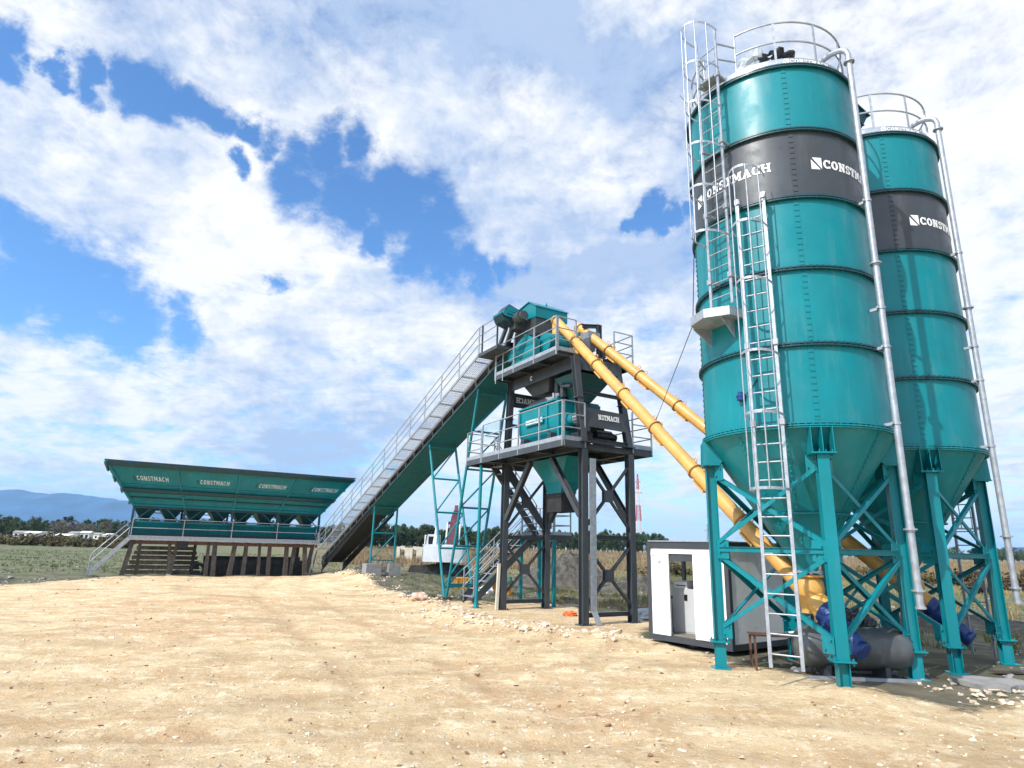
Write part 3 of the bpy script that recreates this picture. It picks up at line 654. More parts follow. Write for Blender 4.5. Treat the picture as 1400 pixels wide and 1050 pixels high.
# ------------------------------------------------------------------ plant frame: x along v, y back along the belt, origin at the tower's front column
O_ = Vector((2.14, 18.33, 0)); ROT = R(30)
def L2W(x, y, z=0): c, s = math.cos(ROT), math.sin(ROT); return Vector((O_.x + x * c - y * s, O_.y + x * s + y * c, z))
V = Vector
# ------------------------------------------------------------------ mixing tower
tw = thing('mixing_tower', 'dark grey steel mixing tower with teal mixer, two decks and galvanised rails', 'concrete plant', O_, ROT)
cols = [(0, 0), (1.82, .08), (0, 4.55), (1.74, 4.55)]
for x, y in cols:
    c = obj('column', MB().ibeam((x, y, .02), (x, y, 4.86), .20, .22, .016, (0, 1, 0)), GREY, tw)
    obj('base_plate', MB().box(x - .18, x + .18, y - .18, y + .18, 0, .02).cyl((x - .13, y - .13, .02), (x - .13, y - .13, .07), .015, 6).cyl((x + .13, y - .13, .02), (x + .13, y - .13, .07), .015, 6), GREY, c)
def xbrace(ax, ay, bx, by, z0, z1):
    A, B = V((ax, ay, 0)), V((bx, by, 0)); d = (B - A).normalized(); n = d.cross(V((0, 0, 1)))
    for s, (p, q) in ((1, (A + V((0, 0, z0)), B + V((0, 0, z1)))), (-1, (B + V((0, 0, z0)), A + V((0, 0, z1))))):
        e = (q - p).normalized(); obj('brace', MB().ibeam(p + e * .13 + n * .0, q - e * .13 + n * .0, .07, .08 + .006 * s, .010, n), GREY, tw)
    c = (A + B) / 2 + V((0, 0, (z0 + z1) / 2)); obj('gusset_plate', MB().obox(c - n * .047, d * .17, V((0, 0, .17)), n * .004).obox(c + n * .047, d * .17, V((0, 0, .17)), n * .004), GREY, tw)
for (a, b) in ((0, 1), (2, 3)):
    (ax, ay), (bx, by) = cols[a], cols[b]
    xbrace(ax, ay, bx, by, .42, 2.18); xbrace(ax, ay, bx, by, 2.55, 4.55)
    for z in (.26, 2.36): obj('tie_beam', MB().ibeam((ax + .11, ay, z), (bx - .11, by, z), .12, .12, .01), GREY, tw)
for x, ya, yb in ((0, .10, 4.45), (1.80, .18, 4.45)):
    for y0, y1, s in ((ya, ya + 1.55, 1), (yb, yb - 1.55, -1)):
        obj('knee_brace', MB().ibeam((x, y0 + .02 * s, 2.95), (x, y1, 4.78), .16, .16, .012, (1, 0, 0)).box(x - .085, x + .085, min(y0, y0 + .03 * s), max(y0, y0 + .03 * s), 2.7, 3.16), GREY, tw)
obj('cable_tray', MB().box(.17, .37, -.125, -.117, .35, 4.60).box(.17, .178, -.117, -.06, .35, 4.60).box(.362, .37, -.117, -.06, .35, 4.60).hexa([(.17, -.125, .352), (.37, -.125, .352), (.37, -.117, .352), (.17, -.117, .352)], [(.17 + .10, -.245, .012), (.37 + .10, -.245, .012), (.37 + .10, -.237, .012), (.17 + .10, -.237, .012)]), GALV, tw)
# lower deck
mb = MB(); z0, z1 = 4.88, 5.02
for y in (.06, 1.55, 3.1, 4.55): mb.ibeam((-.72, y, 4.96), (2.68, y, 4.96), .11, .15, .01)
for x in (0, 1.78): mb.ibeam((x, .12, 4.94), (x, 4.5, 4.94), .16, .17, .012)
obj('deck_frame', mb, GREY, tw)
mb = MB(); mb.box(-.75, .02, -.02, 6.22, 5.045, 5.075); mb.box(.0201, 1.85, 4.3, 6.22, 5.045, 5.075); mb.box(1.9, 2.72, .02, 5.0, 5.045, 5.075); mb.box(.0201, 1.8999, .05, 4.2999, 5.046, 5.060)
for p, q in (((-.755, -.02), (-.755, 6.22)), ((-.75, -.025), (.10, -.025)), ((1.9, .015), (2.72, .015)), ((2.725, .02), (2.725, 5.0)), ((-.75, 6.225), (1.85, 6.225))): mb.bar((*p, 4.985), (*q, 4.985), .008, .19)
mb.ibeam((.11, .02, 5.15), (1.75, .05, 5.15), .12, .14, .012)
obj('lower_deck', mb, GREY, tw)
guardrail(tw, [(-.74, 5.0, 5.07), (-.74, .0, 5.07)], 1.18, 3, 1.22, .13, down=.16); guardrail(tw, [(-.70, -.01, 5.07), (.06, -.01, 5.07)], 1.18, 3, .8, .13, down=.16)
guardrail(tw, [(-.74, 5.08, 5.07), (-.74, 6.2, 5.07), (.55, 6.2, 5.07)], 1.05, 3, 1.2, .13, down=.16)
guardrail(tw, [(1.93, .03, 5.07), (2.70, .03, 5.07), (2.70, 4.9, 5.07), (1.9, 4.95, 5.07)], 1.15, 3, 1.2, .13, down=.14)
# upper frame
uc = [((0, 0, 5.08), (0, .42, 7.86)), ((1.80, .08, 5.08), (1.72, .50, 7.80)), ((0, 4.50, 5.08), (0, 4.32, 7.86)), ((1.74, 4.5, 5.08), (1.72, 4.32, 7.80))]
for p, q in uc:
    obj('upper_column', MB().ibeam(p, q, .20, .19, .014, (0, 1, 0)).obox(V(p) + V((0, 0, .01)), (.15, 0, 0), (0, .15, 0), (0, 0, .012)).obox(V(p).lerp(V(q), .5), (.13, 0, 0), (0, .12, 0), (0, 0, .014)), GREY, tw)
mb = MB()
mb.prism([(-.01, .36, 7.46), (-.01, 4.30, 7.46), (-.01, 4.31, 7.86), (-.01, .42, 7.86)], (.016, 0, 0)); mb.prism([(1.80, .36, 7.46), (1.80, 4.30, 7.46), (1.80, 4.31, 7.86), (1.80, .42, 7.86)], (-.016, 0, 0))
mb.prism([(.10, .345, 7.42), (1.64, .345, 7.42), (1.64, .415, 7.86), (.10, .415, 7.86)], (0, .016, 0))
for y in (.55, 1.7, 2.9, 4.2): mb.ibeam((-.58, y, 7.87), (2.5, y, 7.87), .11, .13, .01)
for k in range(9): mb.box(.008, .07, .75 + k * .40, .762 + k * .40, 7.48, 7.80)
obj('batching_frame', mb, GREY, tw)
mb = MB(); mb.prism([(.09, -.012, 5.575), (1.69, .06, 5.555), (1.66, .125, 6.14), (.09, .05, 6.16)], (0, .012, 0)); pl = obj('front_panel', mb, GREY, tw)
polys, w = word_polys('NSTMACH', .165, False)
obj('lettering', letters(MB(), polys, lambda u, v, h: V((.60 + u * .64, .012 - h + .02 + v * .11 + u * .0, 5.83 + v * .98))), WHITE, pl)
mb = MB().prism([(.10, 4.36, 6.92), (1.64, 4.36, 6.92), (1.64, 4.34, 7.44), (.10, 4.34, 7.44)], (0, .012, 0)); pl = obj('rear_panel', mb, GREY, tw)
polys, w = word_polys('CONSTMACH', .20, False)
obj('lettering', letters(MB(), polys, lambda u, v, h: V((1.60 - u * .70, 4.345 - h - .004, 7.10 + v))), WHITE, pl)
obj('cross_tie', MB().ibeam((.10, .28, 6.70), (1.67, .34, 6.70), .10, .10, .01), GREY, tw); obj('cross_tie', MB().ibeam((.10, 4.40, 6.25), (1.64, 4.40, 6.25), .10, .10, .01), GREY, tw)
# faint C of a name on the shaded fascia
polys, w = word_polys('C', .16); obj('lettering', letters(MB(), polys, lambda u, v, h: V((-.0125 - h, 3.02 - u * .9, 7.58 + v))), WHITE, tw)
# mixer: trough along y
def trough(y0, y1, r=.78, cx=.92, zc=6.02, top=6.66, n=14):
    pr = [(cx - r, top)] + [(cx - r * math.cos(math.pi * k / n), zc - r * math.sin(math.pi * k / n)) for k in range(n + 1)] + [(cx + r, top)]
    return MB().prism([(x, y0, z) for x, z in pr], (0, y1 - y0, 0))
mx = trough(1.55, 3.86); mixer = obj('mixer_trough', mx, TEAL, tw)
mb = MB()
for y in (1.56, 2.12, 3.84):
    n = 14; pr = [(.92 - .83, 6.66)] + [(.92 - .83 * math.cos(math.pi * k / n), 6.02 - .83 * math.sin(math.pi * k / n)) for k in range(n + 1)] + [(.92 + .83, 6.66)]
    mb.prism([(x, y - .03, z) for x, z in pr], (0, .06, 0))
mb.box(.07, 1.77, 1.50, 3.90, 6.665, 6.72)
obj('stiffener', mb, TEAL, mixer)
polys, w = word_polys('CONSTMACH', .15); pm = MB().box(.072, .088, 2.30, 3.42, 6.04, 6.27)
lb_ = obj('lettering', letters(MB(), polys, lambda u, v, h: V((.071 - h, 3.38 - u * .70, 6.08 + v))), WHITE, mixer); obj('name_plate', pm, TEAL, mixer)
mb = MB(); mb.hexa([(.15, 1.9, 6.72), (1.7, 1.9, 6.72), (1.7, 3.84, 6.72), (.15, 3.84, 6.72)], [(.55, 2.0, 7.18), (1.3, 2.0, 7.18), (1.3, 2.7, 7.18), (.55, 2.7, 7.18)]); obj('dust_hood', mb, GREY, tw)
mb = MB(); mb.cyl((.12, 1.75, 6.74), (.12, 1.75, 6.92), .05, 12).box(.1, .6, 1.7, 2.1, 6.725, 6.80).cyl((.2, 1.62, 6.78), (.2, 2.3, 6.86), .04, 10).obox((.5, 1.8, 6.95), (.25, .02, .05), (0, .12, .02), (0, 0, .05)); obj('valve_gear', mb, GALVD, tw)
mb = MB(); mb.hexa([(.12, 1.44, 5.45), (1.7, 1.44, 5.45), (1.7, 1.54, 5.45), (.12, 1.54, 5.45)], [(.06, 1.40, 6.64), (1.76, 1.40, 6.64), (1.76, 1.52, 6.64), (.06, 1.52, 6.64)]); obj('mixer_end_plate', mb, TEAL, mixer)
for x in (.45, 1.35):
    g = MB().cyl((x, 1.43, 5.98), (x, 1.18, 5.98), .27, 28).cyl((x, 1.18, 5.98), (x, .96, 5.98), .20, 24); obj('gearbox', g, TEAL, mixer)
    mo = MB().cyl((x, .955, 5.98), (x, .60, 5.98), .175, 24)
    for k in range(14): a = k * math.pi / 7; mo.obox((x + .185 * math.cos(a), .78, 5.98 + .185 * math.sin(a)), (.02 * math.cos(a), 0, .02 * math.sin(a)), (0, .15, 0), (-.004 * math.sin(a), 0, .004 * math.cos(a)))
    obj('motor', mo, GALVD, mixer)
mb = MB().box(.25, .62, .35, 1.0, 5.16, 5.50).cyl((.75, .45, 5.42), (1.35, .45, 5.42), .19, 20).cyl((1.36, .45, 5.42), (1.55, .45, 5.40), .14, 20).box(1.0, 1.62, .30, .85, 5.16, 5.27).cyl((.55, .5, 5.6), (1.1, .5, 5.6), .13, 16); obj('drive_motor', mb, BLACK, tw)
mb = MB()
for y in (1.85, 3.5): mb.hexa([(-.02, y - .16, 5.08), (.12, y - .16, 5.08), (.12, y + .16, 5.08), (-.02, y + .16, 5.08)], [(.02, y - .10, 5.62), (.30, y - .10, 5.62), (.30, y + .10, 5.62), (.02, y + .10, 5.62)])
obj('mixer_foot', mb, GREY, tw)
# weigh hoppers between the decks
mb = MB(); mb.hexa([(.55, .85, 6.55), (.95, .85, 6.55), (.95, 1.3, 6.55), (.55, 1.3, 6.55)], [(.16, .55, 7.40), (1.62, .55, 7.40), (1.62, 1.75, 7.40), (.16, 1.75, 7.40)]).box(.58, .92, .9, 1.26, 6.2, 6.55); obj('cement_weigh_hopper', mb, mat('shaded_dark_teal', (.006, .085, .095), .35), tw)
mb = MB(); mb.cyl((.40, 1.95, 6.75), (.40, 1.95, 7.5), .10, 16).cyl((.75, 2.1, 6.8), (.75, 2.1, 7.5), .13, 16).box(.2, .34, 1.35, 1.5, 6.75, 7.2).cyl((.2, .9, 7.0), (.2, 1.4, 7.1), .06, 10).cyl((1.2, 2.3, 6.72), (1.2, 2.3, 7.5), .17, 16); obj('pipework', mb, GREY, tw)
mb = MB(); mb.hexa([(.35, 2.4, 7.15), (1.35, 2.4, 7.15), (1.35, 3.4, 7.15), (.35, 3.4, 7.15)], [(.12, 1.95, 7.9), (1.66, 1.95, 7.9), (1.66, 4.1, 7.9), (.12, 4.1, 7.9)]); obj('aggregate_hopper', mb, GREY, tw)
# discharge chute and rubber sleeve
a = [(.24, 1.30, 4.86), (1.60, 1.30, 4.86), (1.60, 4.0, 4.86), (.24, 4.0, 4.86)]; b = [(.60, 1.98, 3.80), (1.16, 1.98, 3.80), (1.16, 2.80, 3.80), (.60, 2.80, 3.80)]
mb = MB().hexa([(.60, 1.98, 3.80), (1.16, 1.98, 3.80), (1.16, 2.80, 3.80), (.60, 2.80, 3.80)], [(.60, 1.98, 4.12), (1.30, 1.82, 4.12), (1.25, 2.92, 4.12), (.56, 2.92, 4.12)]).hexa([(.60, 1.98, 4.121), (1.30, 1.82, 4.121), (1.25, 2.92, 4.121), (.56, 2.92, 4.121)], [(.34, 1.30, 4.86), (1.60, 1.30, 4.86), (1.60, 3.5, 4.86), (.34, 3.5, 4.86)])
ch = obj('discharge_chute', mb, TEAL, tw)
obj('collar', MB().box(.58, 1.18, 1.96, 2.82, 3.76, 3.82), TEAL, ch)
def sleeve(u, v):
    k = u * 4; s = int(k) % 4; f = k - int(k); C4 = [(.60, 1.98), (1.16, 1.98), (1.16, 2.80), (.60, 2.80)]; p, q = C4[s], C4[(s + 1) % 4]
    x, y = p[0] + (q[0] - p[0]) * f, p[1] + (q[1] - p[1]) * f; w = .018 * math.sin(k * 11) * (1 - v); return ((x - .88) * (1 + w) + .88, (y - 2.39) * (1 + w) + 2.39, 3.16 + .62 * v)
obj('rubber_sleeve', MB().grid(64, 6, sleeve), RUBBER, ch)
# upper deck
mb = MB(); mb.box(-.60, 2.5, .56, 4.5, 7.945, 7.975)
for p, q in (((-.605, .56), (-.605, 4.5)), ((-.60, .555), (2.5, .555)), ((2.505, .56), (2.505, 4.5)), ((-.6, 4.505), (2.5, 4.505))): mb.bar((*p, 7.90), (*q, 7.90), .008, .16)
obj('upper_deck', mb, GREY, tw)
guardrail(tw, [(-.59, 4.48, 7.97), (-.59, .57, 7.97)], 1.12, 3, 1.3, .13, down=.14); guardrail(tw, [(-.54, .57, 7.97), (.16, .57, 7.97)], 1.12, 3, .8, .13, down=.14)
guardrail(tw, [(1.70, .57, 7.97), (2.48, .57, 7.97), (2.48, 4.4, 7.97), (1.2, 4.45, 7.97)], 1.05, 3, 1.3, .0, down=.1)
mb = MB()
for y in (3.92, 4.42): mb.tube([(-.60, y, 7.7), (-.60, y, 8.9), (-.60, y + .02, 9.0), (-.60, y + .09, 9.04), (-.60, y + .16, 9.02)], .022, 8)
obj('grab_handle', mb, GALV, tw)
# things on the upper deck: cement inlet frame, filter sleeve
mb = MB(); mb.ibeam((1.57, 1.2, 7.98), (1.57, 1.2, 9.42), .12, .16, .01, (1, 0, 0)); mb.ibeam((1.62, 1.2, 9.36), (.98, 1.35, 9.30), .10, .12, .01); mb.ibeam((1.0, 2.1, 7.98), (1.0, 2.1, 9.3), .12, .12, .01, (1, 0, 0)); mb.box(1.3, 1.9, 1.05, 1.6, 7.98, 8.2); mb.cyl((1.72, 1.3, 8.2), (1.72, 1.3, 8.46), .15, 18); obj('hoist_frame', mb, GREY, tw)
mb = MB(); mb.hexa([(1.22, 1.2, 8.42), (1.36, 1.2, 8.42), (1.36, 1.36, 8.42), (1.22, 1.36, 8.42)], [(1.02, 1.05, 8.82), (1.5, 1.05, 8.82), (1.5, 1.5, 8.82), (1.02, 1.5, 8.82)]).box(1.02, 1.5, 1.05, 1.5, 8.825, 9.06); obj('cement_feed_hopper', mb, GALVD, tw)
obj('feed_sleeve', MB().cyl((1.0, 1.62, 8.3), (1.05, 1.68, 9.12), .17, 20), mat('sleeve_dark_teal', (.005, .10, .085), .45), tw)
mb = MB(); mb.box(.2, .9, .75, 1.5, 7.98, 8.3).cyl((.5, 1.0, 8.3), (.5, 1.0, 8.62), .17, 20); obj('cement_inlet', mb, GREY, tw)
mb = MB()
for k in range(9): x, y = .15 + .2 * k, .62 + .05 * (k % 3); mb.tube([(x, y + .3, 8.05), (x + .1, y, 8.12 + .05 * (k % 2)), (x + .25, y + .2, 8.03)], .02, 6)
obj('hoses', mb, BLACK, tw)

# ------------------------------------------------------------------ inclined belt conveyor
SL = -.350; ZT = lambda y: 1.16 + (27.4 - y) * .345
cv = thing('belt_conveyor', 'long inclined teal belt conveyor with grated walkway rising from the bins to the tower', 'conveyor', L2W(.4, 15), ROT)
def C(x, y, dz=0.): return V((x - .4, y - 15, ZT(y) + dz))
Y0, Y1 = 27.6, 4.15
mb = MB()
for x in (-.30, 1.08):
    mb.bar(C(x, Y0, -.02), C(x, Y1, -.02), .06, .16)
    mb.bar(C(x, Y0, -.36), C(x, Y1, -.36), .07, .10)
    y = Y0
    while y > Y1 + .9: mb.bar(C(x, y, -.10), C(x, y, -.31), .05, .05); mb.bar(C(x, y, -.31), C(x, y - 1.0, -.10), .035, .035); y -= 1.0
obj('frame', mb, GREY, cv)
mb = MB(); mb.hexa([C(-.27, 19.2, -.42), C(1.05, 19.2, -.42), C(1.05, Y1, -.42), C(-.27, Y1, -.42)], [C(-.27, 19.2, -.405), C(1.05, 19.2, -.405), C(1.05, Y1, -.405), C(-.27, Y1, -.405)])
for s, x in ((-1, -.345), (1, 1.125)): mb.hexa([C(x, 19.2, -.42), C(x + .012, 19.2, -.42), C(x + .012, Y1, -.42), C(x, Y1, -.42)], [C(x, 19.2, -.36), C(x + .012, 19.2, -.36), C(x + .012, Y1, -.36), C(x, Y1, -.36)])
obj('under_pan', mb, mat('pan_shaded_teal', (.0, .115, .135), .42, dirt=(.05, .12, .12), dirt_amt=.4), cv)  # same teal paint, darkened to put the underside shade into the colour
mb = MB(); mb.hexa([C(-.22, Y0, -.27), C(1.0, Y0, -.27), C(1.0, Y1, -.27), C(-.22, Y1, -.27)], [C(-.22, Y0, -.255), C(1.0, Y0, -.255), C(1.0, Y1, -.255), C(-.22, Y1, -.255)])
mb.hexa([C(-.16, Y0, .08), C(.94, Y0, .08), C(.94, Y1, .08), C(-.16, Y1, .08)], [C(-.16, Y0, .095), C(.94, Y0, .095), C(.94, Y1, .095), C(-.16, Y1, .095)])
mb.tube([C(-.2, Y0, -.09), C(1.0, Y0, -.09)], .175, 20); obj('belt', mb, RUBBER, cv)
mb = MB(); mb.hexa([C(-.32, 26.4, .065), C(-.30, 26.4, .065), C(-.30, Y1 + .2, .065), C(-.32, Y1 + .2, .065)], [C(-.25, 26.4, .26), C(-.23, 26.4, .26), C(-.23, Y1 + .2, .26), C(-.25, Y1 + .2, .26)])
mb.hexa([C(1.08, 26.4, .065), C(1.1, 26.4, .065), C(1.1, Y1 + .2, .065), C(1.08, Y1 + .2, .065)], [C(1.01, 26.4, .26), C(1.03, 26.4, .26), C(1.03, Y1 + .2, .26), C(1.01, Y1 + .2, .26)]); obj('belt_cover', mb, GALV, cv)
mb = MB()
for k in range(22): y = 26 - k; mb.tube([C(-.22, y, .02), C(1.0, y, .02)], .045, 10)
obj('idler_rollers', mb, GALVD, cv)
# tail: dark skirts between the bins and the first frame
mb = MB()
for x in (-.28, 1.05): mb.hexa([C(x, 27.6, -.85), C(x + .015, 27.6, -.85), C(x + .015, 18.6, -.62), C(x, 18.6, -.62)], [C(x, 27.6, -.42), C(x + .015, 27.6, -.42), C(x + .015, 18.6, -.42), C(x, 18.6, -.42)])
obj('rubber_skirt', mb, RUBBER, cv)
# walkway
wk = MB()
for x in (-1.02, -.36): wk.bar(C(x, 26.2, -.03), C(x, 4.9, -.03), .03, .10)
for k in range(9): x = -.95 + k * .068; wk.bar(C(x, 26.2, .0), C(x, 4.9, .0), .005, .028)
y = 26.1
while y > 5.0: wk.bar(C(-1.0, y, .012), C(-.38, y, .012), .010, .010); y -= .16
gw = obj('walkway_grating', wk, GALVD, cv)
y = 25.9
while y > 5: obj('walkway_bearer', MB().bar(C(-1.0, y, .02), C(-.30, y, .02), .05, .05).bar(C(-.36, y, .0), C(-.30, y, -.34), .035, .035), GALV, gw); y -= 1.02
g = MB(); top = [C(-1.03, 26.2, 1.05), C(-1.03, 4.95, 1.05)]
for dz in (.38, .72, 1.05): g.tube([C(-1.03, 26.2, dz), C(-1.03, 5.1, dz), C(-1.03, 3.6, 0) * 1 + V((0, 0, ZT(5.0) - ZT(3.6) + dz))], .019, 8)
gr = obj('guardrail', g, GALV, cv)
for k in range(14): y = 26.2 - k * 1.63; obj('post', MB().bar(C(-1.03, y, -.06), C(-1.03, y, 1.05), .045, .03), GALV, gr)
mb = MB(); zt = ZT(5.0)
for dx in (0,): mb.box(-1.06 - .4, -.30 - .4, 3.55 - 15, 5.0 - 15, zt - .14, zt - .02)
obj('head_landing', mb, GREY, cv)
for y in (4.75, 3.62): obj('post', MB().bar((-1.43, y - 15, zt - .02), (-1.43, y - 15, zt + 1.05), .05, .05), GREY, gr)
# tail steps
mb = MB(); yz = [(26.25, ZT(26.25)), (27.35, .05)]
for x in (-1.02, -.36): mb.bar((x - .4, yz[0][0] - 15, yz[0][1]), (x - .4, yz[1][0] - 15, yz[1][1]), .04, .14)
st = obj('tail_steps', mb, GREY, cv)
for k in range(5):
    f = (k + .6) / 5; y = yz[0][0] + (yz[1][0] - yz[0][0]) * f; z = yz[0][1] + (yz[1][1] - yz[0][1]) * f; obj('tread', MB().box(-1.40, -.78, y - 15 - .12, y - 15 + .12, z, z + .03), GALVD, st)
obj('handrail', MB().tube([(-1.45, 27.3 - 15, .1), (-1.45, 27.3 - 15, .95), (-1.45, 26.2 - 15, ZT(26.2) + 1.05)], .02, 8).tube([(-1.45, 26.9 - 15, .4), (-1.45, 26.9 - 15, 1.35)], .02, 8), GALV, st)
# supporting frames
def frame(name, tl, tr, bl, br, nseg, r=.052, flat=False):
    """ladder-like frame: two round posts with rungs and one diagonal per bay"""
    P = lambda p: V((p[0] - .4, p[1] - 15, p[2])); tl, tr, bl, br = map(P, (tl, tr, bl, br))
    f = obj(name, MB().tube([bl, tl], r, 12).tube([br, tr], r, 12), TEAL, cv)
    for k in range(nseg + 1):
        a, b = bl.lerp(tl, .06 + .92 * k / nseg), br.lerp(tr, .06 + .92 * k / nseg); obj('rung', MB().tube([a, b], r * .8, 10, caps=False), TEAL, f)
        if k < nseg:
            c = br.lerp(tr, .06 + .92 * (k + 1) / nseg); obj('diagonal', MB().tube([a.lerp(c, .03), a.lerp(c, .97)], r * .62, 10, caps=False), TEAL, f)
    return f
xl, xr = -.24, 1.02
frame('trestle_leg', (xl, 11.05, ZT(11.05) - .40), (xr, 11.05, ZT(11.05) - .40), (xl, 8.72, .10), (xr, 8.72, .10), 4)
frame('trestle_leg', (xl, 6.45, ZT(6.45) - .40), (xr, 6.45, ZT(6.45) - .40), (xl, 8.50, .10), (xr, 8.50, .10), 5)
obj('trestle_foot', MB().box(xl - .4 - .2, xl - .4 + .2, 8.4 - 15, 8.8 - 15, .0, .10).box(xr - .4 - .2, xr - .4 + .2, 8.4 - 15, 8.8 - 15, .0, .10), RUST, cv)
frame('support_frame', (xl, 18.0, ZT(18.0) - .40), (xr, 18.0, ZT(18.0) - .40), (xl, 18.05, 1.05), (xr, 18.05, 1.05), 2)
mb = MB(); b0 = L2W(-.7, 17.7); fb = thing('concrete_footing', 'grey concrete footing block under the small teal conveyor frame', 'footing', L2W(.4, 18.05), ROT)
obj('block', MB().box(-.95, -.15, -.4, .3, .3, 1.04), CONC, fb); obj('block', MB().box(.30, .95, -.3, .3, .3, 1.04), CONC, fb)
# head: hood, chute box, drive
def H(x, y, z): return V((x - .4, y - 15, z))
pr = [(3.42, 9.98), (3.36, 10.22), (2.72, 10.32), (2.30, 10.06), (2.30, 9.68), (2.86, 9.72), (3.30, 10.02)]
hd = MB().prism([H(-.28, y, z) for y, z in pr], (1.32, 0, 0)); hd.prism([H(-.32, y, z + .012) for y, z in [(3.50, 10.20), (3.50, 10.235), (2.72, 10.345), (2.28, 10.075), (2.28, 10.04), (2.72, 10.31)]], (1.40, 0, 0))
hd.lathe([(.05, 0), (.0, .14)], 12, H(.42, 2.72, 10.35)); hood = obj('head_hood', hd, TEAL, cv)
hb = MB().prism([H(-.26, y, z) for y, z in [(2.34, 9.67), (2.34, 9.1), (2.55, 8.55), (3.3, 8.55), (3.9, 9.0), (3.55, 9.75), (2.86, 9.71)]], (1.28, 0, 0)); obj('head_box', hb, GREY, cv)
lc = MB().hexa([H(-.2, 2.5, 8.0), H(1.0, 2.5, 8.0), H(1.0, 3.3, 8.0), H(-.2, 3.3, 8.0)], [H(-.24, 2.5, 8.54), H(1.0, 2.5, 8.54), H(1.0, 3.35, 8.54), H(-.24, 3.35, 8.54)])
lc.hexa([H(-.50, 2.9, 7.99), H(-.25, 2.9, 7.99), H(-.25, 3.7, 7.99), H(-.5, 3.7, 7.99)], [H(-.50, 2.35, 9.0), H(-.265, 2.35, 9.0), H(-.265, 2.75, 9.0), H(-.5, 2.75, 9.0)]); obj('receiving_chute', lc, TEAL, cv)
lc = MB().prism([H(-.50, y, z) for y, z in [(2.0, 7.99), (2.0, 8.75), (2.6, 9.08), (3.75, 8.62), (3.75, 8.35), (3.0, 8.3), (2.6, 7.99)]], (.22, 0, 0)); obj('chute_side', lc, TEAL, cv)
obj('inspection_drum', MB().cyl(H(-.2, 1.85, 8.62), H(.9, 1.85, 8.62), .36, 24), TEAL, cv)
dv = MB(); c = H(-.78, 3.2, 9.88); hx = [(-.40, -.04), (-.30, -.26), (.06, -.36), (.36, -.20), (.40, .10), (.30, .22), (-.12, .36)]
dv.prism([c + V((a, -.14, b)) for a, b in hx], (0, .62, 0)); drv = obj('drive_guard', dv, mat('guard_dark', (.012, .035, .045), .35), cv)
oval = [(.24 * math.copysign(1, math.cos(a)) + .10 * math.cos(a), .10 * math.sin(a)) for a in [k * math.pi / 12 + .01 for k in range(24)]]
sk_ = lambda a, b: V((a, 0, b - .10 * a))
gp = MB().prism([c + V((-.03, -.20, -.04)) + sk_(a, b) for a, b in oval], (0, .035, 0)); gp.prism([c + V((a, -.163, b)) for a, b in [(-.26, .10), (-.12, .31), (.28, .19), (.34, .08)]], (0, .02, 0)); gp.prism([c + V((-.42, y, z)) for y, z in [(-.14, -.02), (.48, -.02), (.48, .04), (-.14, .04)]], (.02, 0, 0)); gp.prism([c + V((.41, y, z)) for y, z in [(-.14, -.1), (.48, -.1), (.48, .12), (-.14, .12)]], (.012, 0, 0)); obj('belt_guard', gp, TEAL, drv)
obj('drive_logo', MB().prism([c + V((-.03, -.206, -.04)) + sk_(a, b) for a, b in [(.20, .015), (-.20, .015), (-.20, -.015), (.20, -.015)]], (0, .004, 0)), BLACK, drv)
mo = MB().cyl(c + V((.2, -.5, -.12)), c + V((.2, .05, -.12)), .20, 24).cyl(c + V((.22, -.62, -.12)), c + V((.22, -.5, -.12)), .16, 20).box(c.x + .1, c.x + .6, c.y - .2, c.y + .2, c.z - .5, c.z - .1); mo.bar(c + V((.3, .3, -.3)), H(-.3, 4.3, 9.0), .14, .2); mo.bar(c + V((.1, .4, -.3)), H(-.5, 4.6, 8.9), .10, .16); obj('drive_motor', mo, mat('gearbox_grey', (.06, .07, .07), .4), drv)

